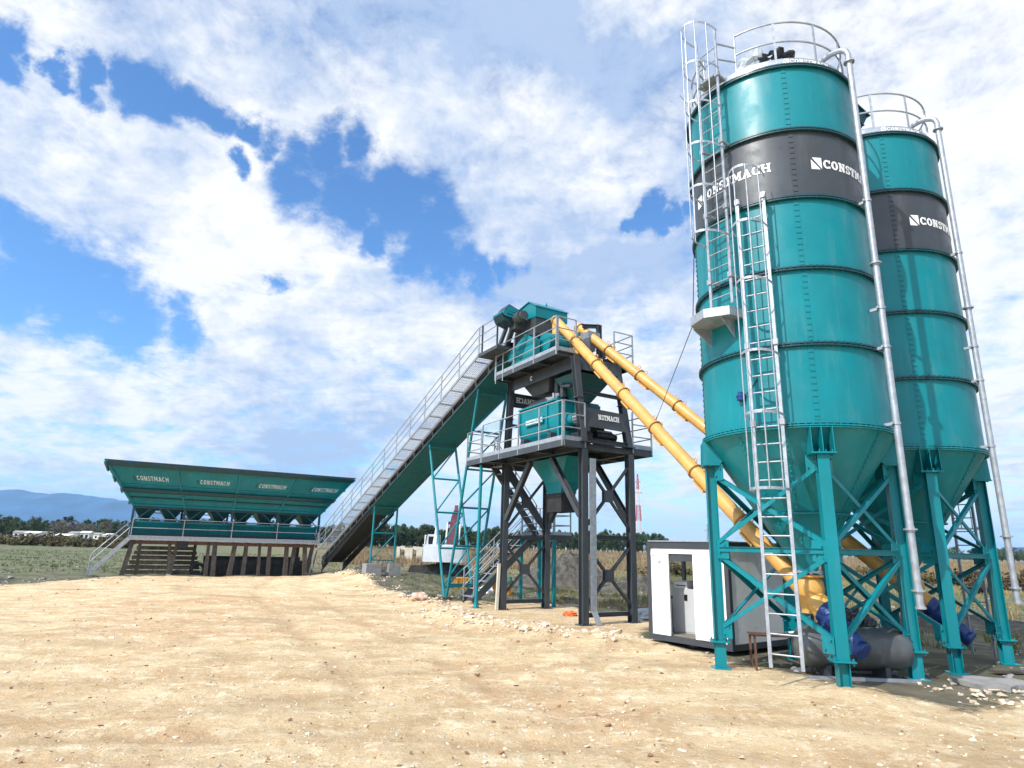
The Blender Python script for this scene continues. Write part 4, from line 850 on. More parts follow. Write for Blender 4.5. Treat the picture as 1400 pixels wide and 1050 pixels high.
# ------------------------------------------------------------------ screw conveyors from the silos to the tower
def screw(label, top, bot):
    top, bot = V(top), V(bot); d = (bot - top); L = d.length; d.normalize()
    t = thing('screw_conveyor', label, 'screw conveyor', bot, 0, 'cement screw conveyors'); B0 = V((0, 0, 0)); T0 = -d * L
    side = d.cross(V((0, 0, 1))).normalized(); up = side.cross(d); r = .155
    tb = obj('tube', MB().tube([B0 + d * .35, T0], r, 28), YEL, t)
    for f in (0.012, .14, .27, .41, .55, .70, .84):
        c = T0 + d * L * f
        fl = MB(); q = d.to_track_quat('Z', 'Y').to_matrix(); tmp = MB().ring(r + .001, r + .038, -.016, .016, 28)
        fl.add([c + q @ V(p) for p in tmp.v], tmp.f, False); obj('flange', fl, YELD, tb)
        if f > .02:
            for k in (-1, 1): lug = MB(); cc = c + d * .16 * k + up * (r + .045); lug.tube([cc + (d * math.cos(a) + up * math.sin(a)) * .05 for a in [j * math.pi / 6 for j in range(12)]], .012, 6, True); obj('lifting_ring', lug, YEL, tb)
            lug = MB(); lug.obox(c + d * .34 - up * (r + .02) , d * .20, side * .085, up * .022)
            obj('hatch', lug, YEL, tb)
    b = MB().lathe([(.16, -.32), (.17, -.14), (.25, -.02), (.265, .10), (.245, .22), (.19, .30)], 32).lathe([(.20, .301), (.265, .301), (.265, .335), (.20, .335)], 32, smooth=False)
    b.tube([B0 - d * .32 + up * .0, B0 + d * .40], [r + .02, r + .05], 28); obj('inlet_boot', b, YEL, t)
    hb = MB().tube([T0 + d * .12, T0 + d * .12 + V((0, 0, -.55))], .14, 20); obj('outlet_spout', hb, YEL, t)
    q0 = B0 + d * .40; w = obj('wrapped_drive', MB().tube([q0 + d * k * .055 + up * (.012 * math.sin(k * 2.1)) for k in range(17)], [.20 + .022 * math.sin(k * 1.7 + 1) - .0035 * k for k in range(17)], 22), BLUE_W, t)
    lp_ = MB(); fl = lumpy(q0 + d * .22 - up * .05, (.17, .17, .25), int(10 * top.x) % 7 + 2, 22, 16, .32, 2.2); obj('wrap_fold', fl, BLUE_W, w)
    obj('tie', MB().tube([q0 + d * .46 + (side * math.cos(a) + up * math.sin(a)) * .20 for a in [k * math.pi / 10 for k in range(20)]], .012, 6, True), BLACK, w)
    return t
screw('long ochre screw conveyor sloping from the nearer silo outlet up to the tower', L2W(.30, 1.98, 9.58), (5.47, 11.91, 1.33))
screw('ochre screw conveyor passing behind the nearer silo from the farther silo', L2W(1.10, 1.77, 9.44), (8.51, 13.85, 1.33))
cb = MB().tube([(4.0, 13.3, 13.0), (3.66, 11.5, 11.2), (3.60, 11.4, 8.6), (3.50, 11.56, 6.3), L2W(1.45, -1.5, 5.6), L2W(1.3, -1.0, 6.1), L2W(.9, .4, 8.0)], .008, 6)
tag(obj('cable', cb, BLACK), 'thin dark cable hanging from the nearer silo down to the ochre screw', 'cable')

# ------------------------------------------------------------------ stairs from the ground to the lower deck
sr = thing('steel_stairs', 'dark steel stairs in two flights with galvanised handrails beside the tower', 'stairs', L2W(1.2, 6.0), ROT)
def flight(p0, p1, yw0, yw1, n, name, rail_y):
    (xa, za), (xb, zb) = p0, p1; f = MB()
    for y in (yw0, yw1): f.bar((xa, y, za), (xb, y, zb), .06, .24)
    o = obj(name, f, GREY, sr)
    for k in range(n):
        s = (k + .5) / n; x = xa + (xb - xa) * s; z = za + (zb - za) * s; obj('tread', MB().box(x - .13, x + .13, yw0 + .031, yw1 - .031, z + .02, z + .05), GALVD, o)
    for y in rail_y:
        g = MB()
        for dz in (.45, .78, 1.08): g.tube([(xa, y, za + dz), (xb, y, zb + dz)], .019, 8)
        q = obj('handrail', g, GALV, sr)
        for s in (.02, .5, .98): x, z = xa + (xb - xa) * s, za + (zb - za) * s; obj('post', MB().bar((x, y, z - .05), (x, y, z + 1.08), .04, .04), GALV, q)
flight((-1.45, .10), (1.10, 2.46), .25, 1.15, 9, 'lower_flight', (.28, 1.12))
flight((1.05, 2.50), (-.95, 5.00), -.85, .0, 10, 'upper_flight', (-.02,))
ld = MB().box(1.0, 2.0, -.95, 1.25, 2.46, 2.50).bar((1.0, -.95, 2.40), (2.0, -.95, 2.40), .06, .14).bar((1.0, 1.25, 2.40), (2.0, 1.25, 2.40), .06, .14).bar((2.0, -.95, 2.40), (2.0, 1.25, 2.40), .06, .14).bar((1.0, -.95, 2.40), (1.0, 1.25, 2.40), .06, .14)
obj('landing', ld, GREY, sr); guardrail(sr, [(1.15, 1.22, 2.5), (1.98, 1.22, 2.5), (1.98, -.92, 2.5), (1.2, -.92, 2.5)], 1.1, 3, 1.1, .12)
for x, y in ((.85, -.80), (1.15, -1.05), (1.9, 1.1), (1.05, 1.1)): obj('landing_post', MB().bar((x, y, .0), (x, y, 2.35), .11, .11), TEAL, sr)
pp = thing('deck_post', 'slender teal tube post with splayed foot under the lower deck corner', 'post', L2W(-.6, 5.3), ROT)
obj('tube', MB().cyl((0, 0, .02), (0, 0, 4.86), .06, 14), TEAL, pp); obj('foot', MB().box(-.16, .16, -.16, .16, 0, .02).tube([(0, 0, .02), (0, 0, .25)], [.11, .062], 4), TEAL, pp)
# ------------------------------------------------------------------ aggregate bins
ab = thing('aggregate_bins', 'row of four flared teal aggregate bins with a railed walkway on brown posts', 'aggregate bins', L2W(-6, 27), ROT)
XL, XR = -5.28, 5.30            # local x of the lower edge
ZL, ZH, YF, YB = 3.82, 6.10, .55, 3.0
XLT, XRT, YFT, YBT = -6.95, 6.95, -.85, 4.4
def wall4(mb, a, b, c, d, n): mb.prism([a, b, c, d], n)
def fpt(u, v, h=0.):            # point on the flared front wall, u along 0..1, v up 0..1, h outwards
    p = V((XL + (XR - XL) * u, YF, ZL)).lerp(V((XLT + (XRT - XLT) * u, YFT, ZH)), v); return p + V((0, -.85, -.52)) * h
mb = MB(); th = (0, .03, .02)
mb.prism([(XL, YF, ZL), (XR, YF, ZL), (XRT, YFT, ZH), (XLT, YFT, ZH)], th); mb.prism([(XR, YB, ZL), (XL, YB, ZL), (XLT, YBT, ZH), (XRT, YBT, ZH)], (0, -.03, .02))
mb.prism([(XL, YB, ZL), (XL, YF, ZL), (XLT, YFT, ZH), (XLT, YBT, ZH)], (.03, 0, .02)); mb.prism([(XR, YF, ZL), (XR, YB, ZL), (XRT, YBT, ZH), (XRT, YFT, ZH)], (-.03, 0, .02))
hop = obj('flared_hopper', mb, TEAL, ab)
mb = MB()
def fbar(u0, v0, u1, v1, w, h): p, q = fpt(u0, v0, h / 2 + .003), fpt(u1, v1, h / 2 + .003); mb.bar(p, q, w, h, (0, -.85, -.52))
for v, w, h in ((.50, .045, .05), (.31, .05, .05), (.03, .10, .08)): fbar(0, v, 1, v, w, h)
for u in (0.004, .25, .5, .75, .996): fbar(u, .0, u, 1, .10, .085)
for s, xa, xb in ((-1, XL, XLT), (1, XR, XRT)):
    for v in (.10, .40, .68, .97):
        p, q = V((xa, YF, ZL)).lerp(V((xb, YFT, ZH)), v), V((xa, YB, ZL)).lerp(V((xb, YBT, ZH)), v); mb.bar(p + V((s * .05, 0, -.03)), q + V((s * .05, 0, -.03)), .10, .10)
obj('stiffener', mb, TEAL, hop)
mb = MB()
for v, w, h in ((.955, .26, .10), (.385, .20, .15), (.20, .07, .06)): fbar(0, v, 1, v, w, h)
obj('channel_rib', mb, DKT, hop)  # dark colour paints in the shade inside hollow channels
mb = MB()
for a, b in (((XLT, YFT), (XRT, YFT)), ((XRT, YFT), (XRT, YBT)), ((XRT, YBT), (XLT, YBT)), ((XLT, YBT), (XLT, YFT))): mb.bar((*a, ZH + .04), (*b, ZH + .04), .09, .07)
obj('rim', mb, GREY, hop)
for k in range(4):
    polys, w = word_polys('CONSTMACH', .25, False, .2, .16, True)
    u0 = [.080, .335, .592, .845][k]
    def fl(u, v, h, u0=u0): p = fpt(u0 + u * .64 / 13.6, .60 + v * .40, 0); return p + V((0, -.85, -.52)) * (h + .004)
    obj('lettering', letters(MB(), polys, fl), WHITE, hop)
    lg = MB(); q = [fl(-.30, -.02, .0), fl(-.08, -.02, .0), fl(-.08, .22, .0), fl(-.30, .22, .0)]; lg.prism(q, V((0, -.85, -.52)) * .004); obj('logo_panel', lg, mat('logo_dark_%d' % k, (.006, .09, .10), .4), hop)
# lower cones with gaps between them
for k in range(4):
    for j in range(2):
        xa = XL + (XR - XL) * (k + j * .5) / 4; xb = xa + (XR - XL) / 8; xm = (xa + xb) / 2; mb = MB()
        mb.hexa([(xm - .24, 1.2, 3.16), (xm + .24, 1.2, 3.16), (xm + .24, 2.2, 3.16), (xm - .24, 2.2, 3.16)], [(xa + .004, YF + .06, 3.80), (xb - .004, YF + .06, 3.80), (xb - .004, YB - .06, 3.80), (xa + .004, YB - .06, 3.80)])
        mb.box(xm - .28, xm + .28, 1.15, 2.25, 3.02, 3.155); o = obj('discharge_cone', mb, DKT, ab)  # cones coloured dark to paint in the shade under the hopper
        obj('gate_cylinder', MB().cyl((xm - .1, 1.08, 3.10), (xm + .35, 1.08, 3.10), .05, 10), BLACK, o)
mb = MB()
for y in (YF - .02, YB): 
    mb.ibeam((XL, y, 3.74), (XR, y, 3.74), .10, .14, .01); mb.ibeam((XL, y, 2.22), (XR, y, 2.22), .12, .18, .012)
    for k in range(5): x = XL + .06 + (XR - XL - .12) * k / 4; mb.ibeam((x, y, 2.3), (x, y, 3.68), .12, .12, .01, (0, 1, 0))
    for k in range(4):
        x0 = XL + (XR - XL) * k / 4 + .15; x1 = XL + (XR - XL) * (k + 1) / 4 - .15; xm = (x0 + x1) / 2
        for xa in (x0, x1): mb.bar((xa, y, 2.95), (xm + (.4 if xa > xm else -.4), y, 3.68), .06, .06)
obj('frame', mb, DKT, ab)
mb = MB(); mb.hexa([(XL + .1, 1.25, 2.32), (XR - .1, 1.25, 2.32), (XR - .1, 2.15, 2.32), (XL + .1, 2.15, 2.32)], [(XL + .1, .95, 2.98), (XR - .1, .95, 2.98), (XR - .1, 2.45, 2.98), (XL + .1, 2.45, 2.98)])
for k in range(17): x = XL + .25 + (XR - XL - .5) * k / 16; mb.bar((x, 1.20, 2.34), (x, .92, 2.94), .05, .05)
mb.box(XL + .05, XR - .05, .90, .94, 2.90, 3.0); obj('weigh_belt_trough', mb, TEAL, ab)
mb = MB(); mb.box(-5.2, 5.24, .05, .72, 2.06, 2.085)
obj('walkway', mb, GALVD, ab); 
mb = MB(); mb.bar((-5.25, .03, 2.02), (5.28, .03, 2.02), .02, .20); mb.bar((-5.25, .0, 2.13), (5.28, .0, 2.13), .012, .06); obj('walkway_edge', mb, GALV, ab)
guardrail(ab, [(-5.15, .02, 2.08), (5.22, .02, 2.08)], 1.0, 2, 2.6, .0, r=.024, down=.1)
guardrail(ab, [(-5.1, YB + .6, 2.3), (5.2, YB + .6, 2.3)], 1.25, 3, 2.6, .0, r=.03)
# stairs at the near end
st = obj('access_stairs', MB().bar((-5.2, .08, 2.0), (-6.85, .08, .08), .05, .22).bar((-5.2, .78, 2.0), (-6.85, .78, .08), .05, .22), GALV, ab)
for k in range(7): f = (k + .6) / 7; x, z = -5.2 - 1.65 * f, 2.0 - 1.92 * f; obj('tread', MB().box(x - .12, x + .12, .11, .75, z + .04, z + .07), GALVD, st)
for y in (.06, .80): obj('handrail', MB().tube([(-5.25, y, 2.2), (-5.25, y, 2.95), (-6.75, y, 1.20), (-6.85, y, .95), (-6.85, y, .15)], .024, 8).tube([(-5.25, y, 2.58), (-6.85, y, .70)], .02, 8), GALV, st)
# posts and the plank wall below
for x, y, tl in ((-5.0, .30, -.12), (-3.15, .35, .10), (-2.75, .35, -.1), (-1.1, .3, 0), (-.75, .35, .05), (.35, .3, -.05), (1.0, .35, -.02), (1.75, .3, .05), (2.35, .35, .02), (3.35, .3, .04), (3.85, .35, -.05), (4.45, .3, .08), (4.95, .35, -.10), (-4.6, 2.9, 0), (-1.6, 2.9, 0), (1.4, 2.9, 0), (4.6, 2.9, 0)):
    w = .085 + .06 * ((x * 7.3 + y) % 1); tl = tl * 2.2 + .12 * (((x * 3.7) % 1) - .5); obj('post', MB().hexa([(x - w + tl, y - w, -.1), (x + w + tl, y - w, -.1), (x + w + tl, y + w, -.1), (x - w + tl, y + w, -.1)], [(x - w * .8, y - w, 1.90), (x + w * .8, y - w, 1.90), (x + w * .8, y + w, 1.90), (x - w * .8, y + w, 1.90)]), WOOD, ab)
mb = MB(); mb.box(-5.2, 5.2, .22, .44, 1.70, 1.89); mb.box(-5.2, 5.2, 2.8, 3.0, 1.9, 2.12); obj('bearer', mb, RUST, ab)
mb = MB(); mb.box(-2.7, -2.2, .1, .3, 1.55, 1.9); obj('control_box', mb, BLACK, ab)
rw = thing('timber_retaining_wall', 'low wall of dark horizontal timbers under the near end of the bins', 'retaining wall', L2W(-6, 27), ROT)
for k in range(6):
    z = .02 + .27 * k; obj('plank', MB().obox((-3.2, 1.55 + .03 * (k % 2), z + .11), (1.95 - .08 * k, 0, 0), (0, .06, 0), (0, 0, .105)), WOOD, rw)
cw = thing('concrete_trough', 'dark concrete trough on the ground behind the brown posts under the bins', 'trough', L2W(-6, 27), ROT)
mb = MB(); mb.box(-1.0, 4.9, 1.7, 1.85, -.1, .85); mb.box(-1.0, 4.9, 3.3, 3.45, -.1, 1.05); mb.box(-1.0, -.8, 1.851, 3.299, -.1, .72)
for k in range(40): x = -.95 + k * .147; mb.box(x, x + .05, 1.67, 1.699, .0, .62)
obj('wall', mb, mat('dark_wet_concrete', (.05, .052, .05), .8, var=.3), cw)
tag(obj('tyre', MB().tube([L2W(-7.45 + .33 * math.cos(a), 27.9, .30 + .33 * math.sin(a)) for a in [k * math.pi / 14 for k in range(28)]], .10, 10, True), RUBBER), 'worn black tyre standing against the trough under the bins', 'tyre')

# ------------------------------------------------------------------ site office cabin
so_ = thing('site_office', 'small white cabin with dark frame and open doorway behind the nearer silo', 'office cabin', (3.26, 15.22, 0), R(-53))
CW, CD, CB, CT = 2.16, 3.25, .10, 2.08
mb = MB(); mb.box(0, CW, .0, CD, CB, CB + .12)
for x in (0, CW - .10):
    for y in (0, CD - .10): mb.box(x, x + .10, y, y + .10, CB + .121, CT)
mb.box(0, CW, -.004, .10, CT + .001, CT + .15); mb.box(0, CW, CD - .1, CD, CT + .001, CT + .15); mb.box(0, .1, .101, CD - .101, CT + .001, CT + .15); mb.box(CW - .1, CW + .004, .101, CD - .101, CT + .001, CT + .15); obj('frame', mb, ANTH, so_)
obj('roof', MB().box(.06, CW + .03, -.03, CD + .03, CT + .151, CT + .175), GALV, so_)
D0, D1, DT = .60, 1.30, CT - .10
mb = MB(); mb.box(.101, D0, .02, .07, CB + .121, CT - .001); mb.box(D1, CW - .101, .02, .07, CB + .121, CT - .001); mb.box(D0, D1, .02, .07, DT, CT - .001); w = obj('front_wall', mb, PANEL, so_)
mb = MB(); mb.box(D0 - .03, D0 + .02, .0, .019, CB + .13, DT + .03); mb.box(D1 - .02, D1 + .03, .0, .019, CB + .13, DT + .03); mb.box(D0 + .02, D1 - .02, .0, .019, DT - .01, DT + .03); obj('door_frame', mb, PANEL, w)
obj('roller_blind_box', MB().box(D0 + .02, D1 - .02, .03, .16, DT - .17, DT - .012), GREY, w)
obj('door', MB().box(D1 + .05, CW - .16, -.03, -.006, CB + .14, DT + .02).box(D1 + .05, CW - .1, -.035, -.004, DT + .022, DT + .05), PANEL, so_)
mb = MB(); 
for k in range(3): mb.box(CW - .07, CW - .02, .105 + k * 1.015, .10 + (k + 1) * 1.015 - .006, CB + .121, CT - .001)
obj('side_wall', mb, PANEL, so_)
obj('back_wall', MB().box(.101, CW - .101, CD - .07, CD - .02, CB + .121, CT - .001), PANEL, so_)
mb = MB(); a, b, wz = .25, 2.30, (.95, 1.90); mb.box(.02, .07, .101, a, CB + .121, CT - .001); mb.box(.02, .07, b, CD - .101, CB + .121, CT - .001); mb.box(.02, .07, a, b, CB + .121, wz[0]); mb.box(.02, .07, a, b, wz[1], CT - .001); lw = obj('left_wall', mb, PANEL, so_)
mb = MB()
for y in (a, (a + b) / 2 - .02, b - .05): mb.box(.0, .09, y + .001, y + .05, wz[0] + .001, wz[1] - .001)
mb.box(.0, .09, a + .052, b - .052, wz[0] + .001, wz[0] + .05); mb.box(.0, .09, a + .052, b - .052, wz[1] - .05, wz[1] - .001); wf = obj('window', mb, ANTH, lw); obj('pane', MB().box(.04, .045, a + .05, b - .05, wz[0] + .05, wz[1] - .05), GLASS, wf)
obj('floor', MB().box(.1, CW - .1, .1, CD - .1, CB + .121, CB + .14), FLOORM, so_)
obj('wall_lamp', MB().box(.30, .40, -.03, .019, 1.80, 2.00).cyl((.35, -.05, 1.84), (.35, -.031, 1.84), .05, 14).box(.13, .2, -.02, .019, 1.93, 2.0), WHITE, so_)
cbx = thing('control_cabinet', 'light grey steel control cabinet inside the open doorway of the cabin', 'cabinet', L2W(0, 0) * 0 + V((3.26, 15.22, .24)), R(-53))
mb = MB().box(.20, 1.02, .62, 1.15, 0, .96); cb_ = obj('body', mb, CABIN, cbx); obj('door', MB().box(.42, .99, .605, .619, .03, .92), CABIN, cb_); obj('lock', MB().box(.56, .64, .59, .604, .70, .83), BLACK, cb_); obj('handle', MB().box(.90, .925, .58, .604, .45, .65), BLACK, cb_)
lt = thing('laptop', 'black laptop open on top of the grey control cabinet', 'laptop', (3.26, 15.22, 1.201), R(-53)); obj('base', MB().box(.66, .98, .66, .90, 0, .02), SCREEN, lt); obj('screen', MB().hexa([(.66, .90, .021), (.98, .90, .021), (.98, .915, .021), (.66, .915, .021)], [(.66, .99, .25), (.98, .99, .25), (.98, 1.005, .25), (.66, 1.005, .25)]), SCREEN, lt)
prn = thing('printer', 'white printer beside the laptop on the control cabinet', 'printer', (3.26, 15.22, 1.201), R(-53)); obj('body', MB().box(.24, .60, .66, 1.0, 0, .14).hexa([(.26, .68, .141), (.58, .68, .141), (.58, .98, .141), (.26, .98, .141)], [(.28, .74, .17), (.56, .74, .17), (.56, .96, .17), (.28, .96, .17)]), PANEL, prn); obj('slot', MB().box(.28, .56, .654, .659, .05, .07), BLACK, prn)

# ------------------------------------------------------------------ things under the silos
tk = thing('steel_tank', 'grey cylindrical steel tank lying under the nearer silo', 'tank', (6.05, 11.75, 0), R(-4))
mb = MB(); tmp = MB().lathe([(.0, -1.0), (.16, -.99), (.30, -.90), (.34, -.78), (.34, .78), (.30, .90), (.16, .99), (.0, 1.0)], 40); mb.add([(p[2] * .98, p[1], p[0] + .47) for p in tmp.v], tmp.f, True); b = obj('shell', mb, TANK, tk)
obj('saddle', MB().box(-.55, -.47, -.25, .25, .0, .2), GREY, tk); obj('saddle', MB().box(.42, .50, -.25, .25, .0, .2), GREY, tk); obj('skid', MB().box(-.9, .9, -.40, -.34, .0, .05).box(-.9, .9, .34, .40, .0, .05), GALVD, tk)
obj('nozzle', MB().cyl((.1, 0, .80), (.1, 0, .92), .06, 12), GREY, tk)
cp = thing('wrapped_compressor', 'bulky machine wrapped in shiny black plastic behind the grey tank', 'compressor', (6.35, 12.45, 0)); obj('black_sheet', lumpy((0, 0, .62), (.55, .38, .42), 3, 44, 30, .42, 2.6), BLACK, cp); obj('pallet', MB().box(-.55, .55, -.4, .4, .05, .12).box(-.55, -.45, -.4, .4, 0, .049).box(.45, .55, -.4, .4, 0, .049), WOOD, cp)
tb = thing('steel_table', 'low rusty brown metal table on thin legs behind the silo ladder', 'table', (4.98, 12.2, 0), R(-8))
obj('top', MB().box(-.52, .52, -.24, .24, .58, .60), RUST, tb)
for x in (-.47, .47):
    for y in (-.19, .19): obj('leg', MB().box(x - .018, x + .018, y - .018, y + .018, 0, .579), RUST, tb)
def cloth(u, v): x = (u - .5) * .50; y = (v - .5) * .42; return (x, y, .035 + .05 * mnoise.noise(V((x * 5, y * 5, 2))) - .9 * max(0, x - .08))
wc = obj('cloth', MB().grid(16, 16, cloth), PANEL); wc.location = (5.44, 12.1, .605); tag(wc, 'crumpled white sheet hanging over the end of the rusty table', 'sheet')
sl = thing('concrete_slab', 'broken grey concrete slab at the foot of the farther silo', 'slab', (8.0, 11.2, hz(8.0, 11.2)), R(12))
def slabf(poly, z): return MB().prism([(x, y, 0) for x, y in poly], (0, 0, z))
obj('slab', slabf([(-.55, -.35), (-.2, -.52), (.1, -.38), (.5, -.42), (.62, .1), (.3, .2), (.12, .42), (-.45, .35)], .08), CONC, sl); o = obj('fragment', slabf([(-.2, -.15), (.25, -.1), (.2, .15), (-.15, .18)], .07), CONC, sl); o.location = (.3, -1.0, .03); o.rotation_euler = (.1, .06, .5)
for i, (x, y, a, L, lab) in enumerate(((9.4, 12.4, .2, 1.1, 'grey plank lying on the soil beside the farther silo'), (-3.2, 25.4, .6, 1.2, 'grey board lying on the soil beside the trestle foot'), (-11.6, 40.2, .3, 1.6, 'pale board lying in front of the conveyor tail steps'))):
    o = obj('plank', MB().box(-L / 2, L / 2, -.09, .09, .0, .04), WOOD); o.location = (x, y, hz(x, y) + .02); o.rotation_euler = (0, .03, a); tag(o, lab, 'plank')
o = obj('board', MB().box(-.05, .05, -.03, .03, 0, 1.5), WALLC); o.location = L2W(-.30, 4.4, .0); o.rotation_euler = (-.12, .10, .5); tag(o, 'pale narrow board leaning on the tower column', 'board')
o = obj('scrap', lumpy((0, 0, .05), (.22, .14, .09), 5, 16, 12, .5, 2.5), mat('orange_plastic', (.70, .16, .04), .4)); o.location = L2W(1.1, 2.2, 0); tag(o, 'orange plastic scrap on the ground under the tower', 'scrap')
o = obj('sheeting', lumpy((0, 0, .10), (.55, .40, .22), 8, 24, 16, .5, 2.2), CLEAR); o.location = (4.35, 20.3, .0); tag(o, 'crumpled pale plastic sheeting behind the tower leg', 'plastic sheeting')
o = obj('sack', lumpy((0, 0, .14), (.35, .22, .20), 9, 20, 14, .4, 2.), PANEL); o.location = (-.9, 29.0, .0); tag(o, 'white sack beside the amber skips', 'sack')
for i, (x, y, w, dd, h, lid, lab) in enumerate(((-2.15, 30.9, .62, .6, .52, False, 'small amber box standing behind the conveyor trestle'), (-.35, 29.8, 1.1, .8, .48, True, 'amber skip with faded green lid behind the tower stairs'))):
    sk = thing('site_box', lab, 'skip', (x, y, hz(x, y)), R(10)); mb = MB().hexa([(-w / 2 + .05, -dd / 2 + .05, .0), (w / 2 - .05, -dd / 2 + .05, .0), (w / 2 - .05, dd / 2 - .05, .0), (-w / 2 + .05, dd / 2 - .05, .0)], [(-w / 2, -dd / 2, h), (w / 2, -dd / 2, h), (w / 2, dd / 2, h), (-w / 2, dd / 2, h)])
    for k in range(3): xx = -w / 2 + w * (k + .5) / 3; mb.box(xx - .03, xx + .03, -dd / 2 - .03, -dd / 2 + .02, .02, h)
    obj('body', mb, ORANGE, sk)
    if lid: obj('lid', MB().hexa([(-w / 2 - .03, -dd / 2 - .03, h + .002), (w / 2 + .03, -dd / 2 - .03, h + .002), (w / 2 + .03, dd / 2 + .03, h + .002), (-w / 2 - .03, dd / 2 + .03, h + .002)], [(-w / 2 + .02, -dd / 2 + .1, h + .34), (w / 2 - .02, -dd / 2 + .1, h + .34), (w / 2 - .02, dd / 2, h + .34), (-w / 2 + .02, dd / 2, h + .34)]), LIDG, sk)
    else: obj('rim', MB().box(-w / 2 - .02, w / 2 + .02, -dd / 2 - .02, dd / 2 + .02, h + .001, h + .04), ORANGE, sk)

# ------------------------------------------------------------------ excavator
ex = thing('excavator', 'pale grey tracked excavator with raised dark red boom, seen from behind', 'excavator', (-4.35, 45.5, hz(-4.35, 45.5) - .05), R(0))
def track(cx, cy, L, rz, name):
    n = 14; pr = [(-L / 2 + .38 - .38 * math.sin(math.pi * k / n), .38 + .38 * math.cos(math.pi * k / n)) for k in range(n + 1)] + [(L / 2 - .38 + .38 * math.sin(math.pi * k / n), .38 - .38 * math.cos(math.pi * k / n)) for k in range(n + 1)]
    M = Matrix.Rotation(rz, 3, 'Z'); mb = MB().prism([V((cx, cy, 0)) + M @ V((x, -.25, z)) for x, z in pr], M @ V((0, .5, 0)))
    for k in range(16): x = -L / 2 + .2 + (L - .4) * k / 15; mb.obox(V((cx, cy, .765)) + M @ V((x, 0, 0)), M @ V((.05, 0, 0)), M @ V((0, .27, 0)), V((0, 0, .02)))
    o = obj(name, mb, mat('muddy_track', (.045, .04, .034), .85, var=.4, dirt=(.16, .14, .10)), ex)
    for k in range(5): x = -L / 2 + .45 + (L - .9) * k / 4; p = V((cx, cy, .36)) + M @ V((x, -.27, 0)); obj('track_roller', MB().cyl(p, p + M @ V((0, .04, 0)), .15, 14), GREY, o)
track(-.55, -1.0, 3.6, R(12), 'track'); track(-.2, 1.2, 3.6, R(12), 'track'); obj('undercarriage', MB().box(-.9, .9, -.9, .9, .4, .85).cyl((0, 0, .85), (0, 0, 1.0), .6, 24), GREY, ex)
n = 10; pr = [(-1.42, -1.25), (-1.30, -1.72)] + [(-1.1 + 2.2 * k / n, -1.80 - .18 * math.sin(math.pi * k / n)) for k in range(n + 1)] + [(1.30, -1.72), (1.42, -1.25), (1.42, -.9), (-1.42, -.9)]
hs = obj('counterweight', MB().prism([(x, y, 1.02) for x, y in pr], (0, 0, 1.05)).box(-1.38, 1.38, -1.75, -.95, 2.072, 2.16), EXW, ex)
obj('engine_cover', MB().box(-1.40, 1.40, -.89, 1.5, 1.02, 2.0).box(-.3, 1.3, -.8, .9, 2.002, 2.16), EXW, ex)
c = obj('cab', MB().hexa([(-1.38, .2, 1.1), (-.5, .2, 1.1), (-.5, 1.9, 1.1), (-1.38, 1.9, 1.1)], [(-1.32, .25, 2.85), (-.55, .25, 2.85), (-.55, 1.6, 2.85), (-1.32, 1.6, 2.85)]), EXW, ex); obj('window', MB().box(-1.25, -.6, .17, .19, 1.95, 2.7), SCREEN, c)
obj('handrail', MB().tube([(-1.3, -1.3, 2.1), (-1.3, -1.3, 2.75), (-1.3, -.3, 2.75), (-1.3, -.3, 2.0)], .03, 6).tube([(-.55, -1.3, 2.1), (-.55, -1.3, 2.75), (-.55, -.3, 2.75), (-.55, -.3, 2.0)], .03, 6), WHITE, ex)
bm = obj('boom', MB().hexa([(-.05, .9, 1.9), (.62, .9, 1.9), (.62, 1.6, 1.7), (-.05, 1.6, 1.7)], [(.05, 2.6, 4.1), (.55, 2.6, 4.1), (.55, 3.2, 3.9), (.05, 3.2, 3.9)]).hexa([(.05, 2.6, 4.101), (.55, 2.6, 4.101), (.55, 3.2, 3.901), (.05, 3.2, 3.901)], [(.12, 3.9, 4.75), (.48, 3.9, 4.75), (.48, 4.2, 4.35), (.12, 4.2, 4.35)]).cyl((-.12, 2.5, 3.75), (.72, 2.5, 3.75), .11, 12), RED, ex)
obj('boom_cylinder', MB().cyl((-.17, 1.6, 2.0), (-.17, 2.55, 3.75), .07, 12).cyl((.76, 1.6, 2.0), (.76, 2.55, 3.75), .07, 12), EXW, bm)
obj('arm', MB().hexa([(.16, 3.8, 4.7), (.44, 3.8, 4.7), (.44, 4.3, 4.7), (.16, 4.3, 4.7)], [(.18, 4.0, 5.15), (.42, 4.0, 5.15), (.42, 4.35, 5.15), (.18, 4.35, 5.15)]), RED, ex)
obj('exhaust', MB().cyl((-.75, -.4, 2.0), (-.62, -.1, 4.0), .16, 12, .05), EXW, ex)

# ------------------------------------------------------------------ spoil heaps
HEAP = mat('dark_spoil', (.075, .068, .054), .95, var=.45, scale=2.2, bump=.9, bscale=9, dirt=(.20, .18, .14), dirt_amt=.6)
def heap(x, y, rx, ry, h, seed, label, rot=0.):
    def fn(u, v):
        a, b = (u - .5) * 2, (v - .5) * 2; r = math.hypot(a, b); k = max(0, 1 - r * r) ** 1.25; nn = mnoise.fractal(V((a * 2.6 + seed, b * 2.6, seed)), .9, 2.1, 5)
        n2 = mnoise.fractal(V((a * 9 + seed, b * 9, seed)), .8, 2.1, 3)
        return (a * rx, b * ry, h * k * (1 + .45 * nn) + .10 * k * n2 + .03 * n2 - .10)
    o = obj('spoil_heap', MB().grid(90, 60, fn, False), HEAP); o.location = (x, y, hz(x, y)); o.rotation_euler = (0, 0, rot); return tag(o, label, 'dirt heap')
heap(3.4, 37.0, 3.6, 2.3, 1.75, 3, 'dark spoil heap seen between the tower columns', .15)
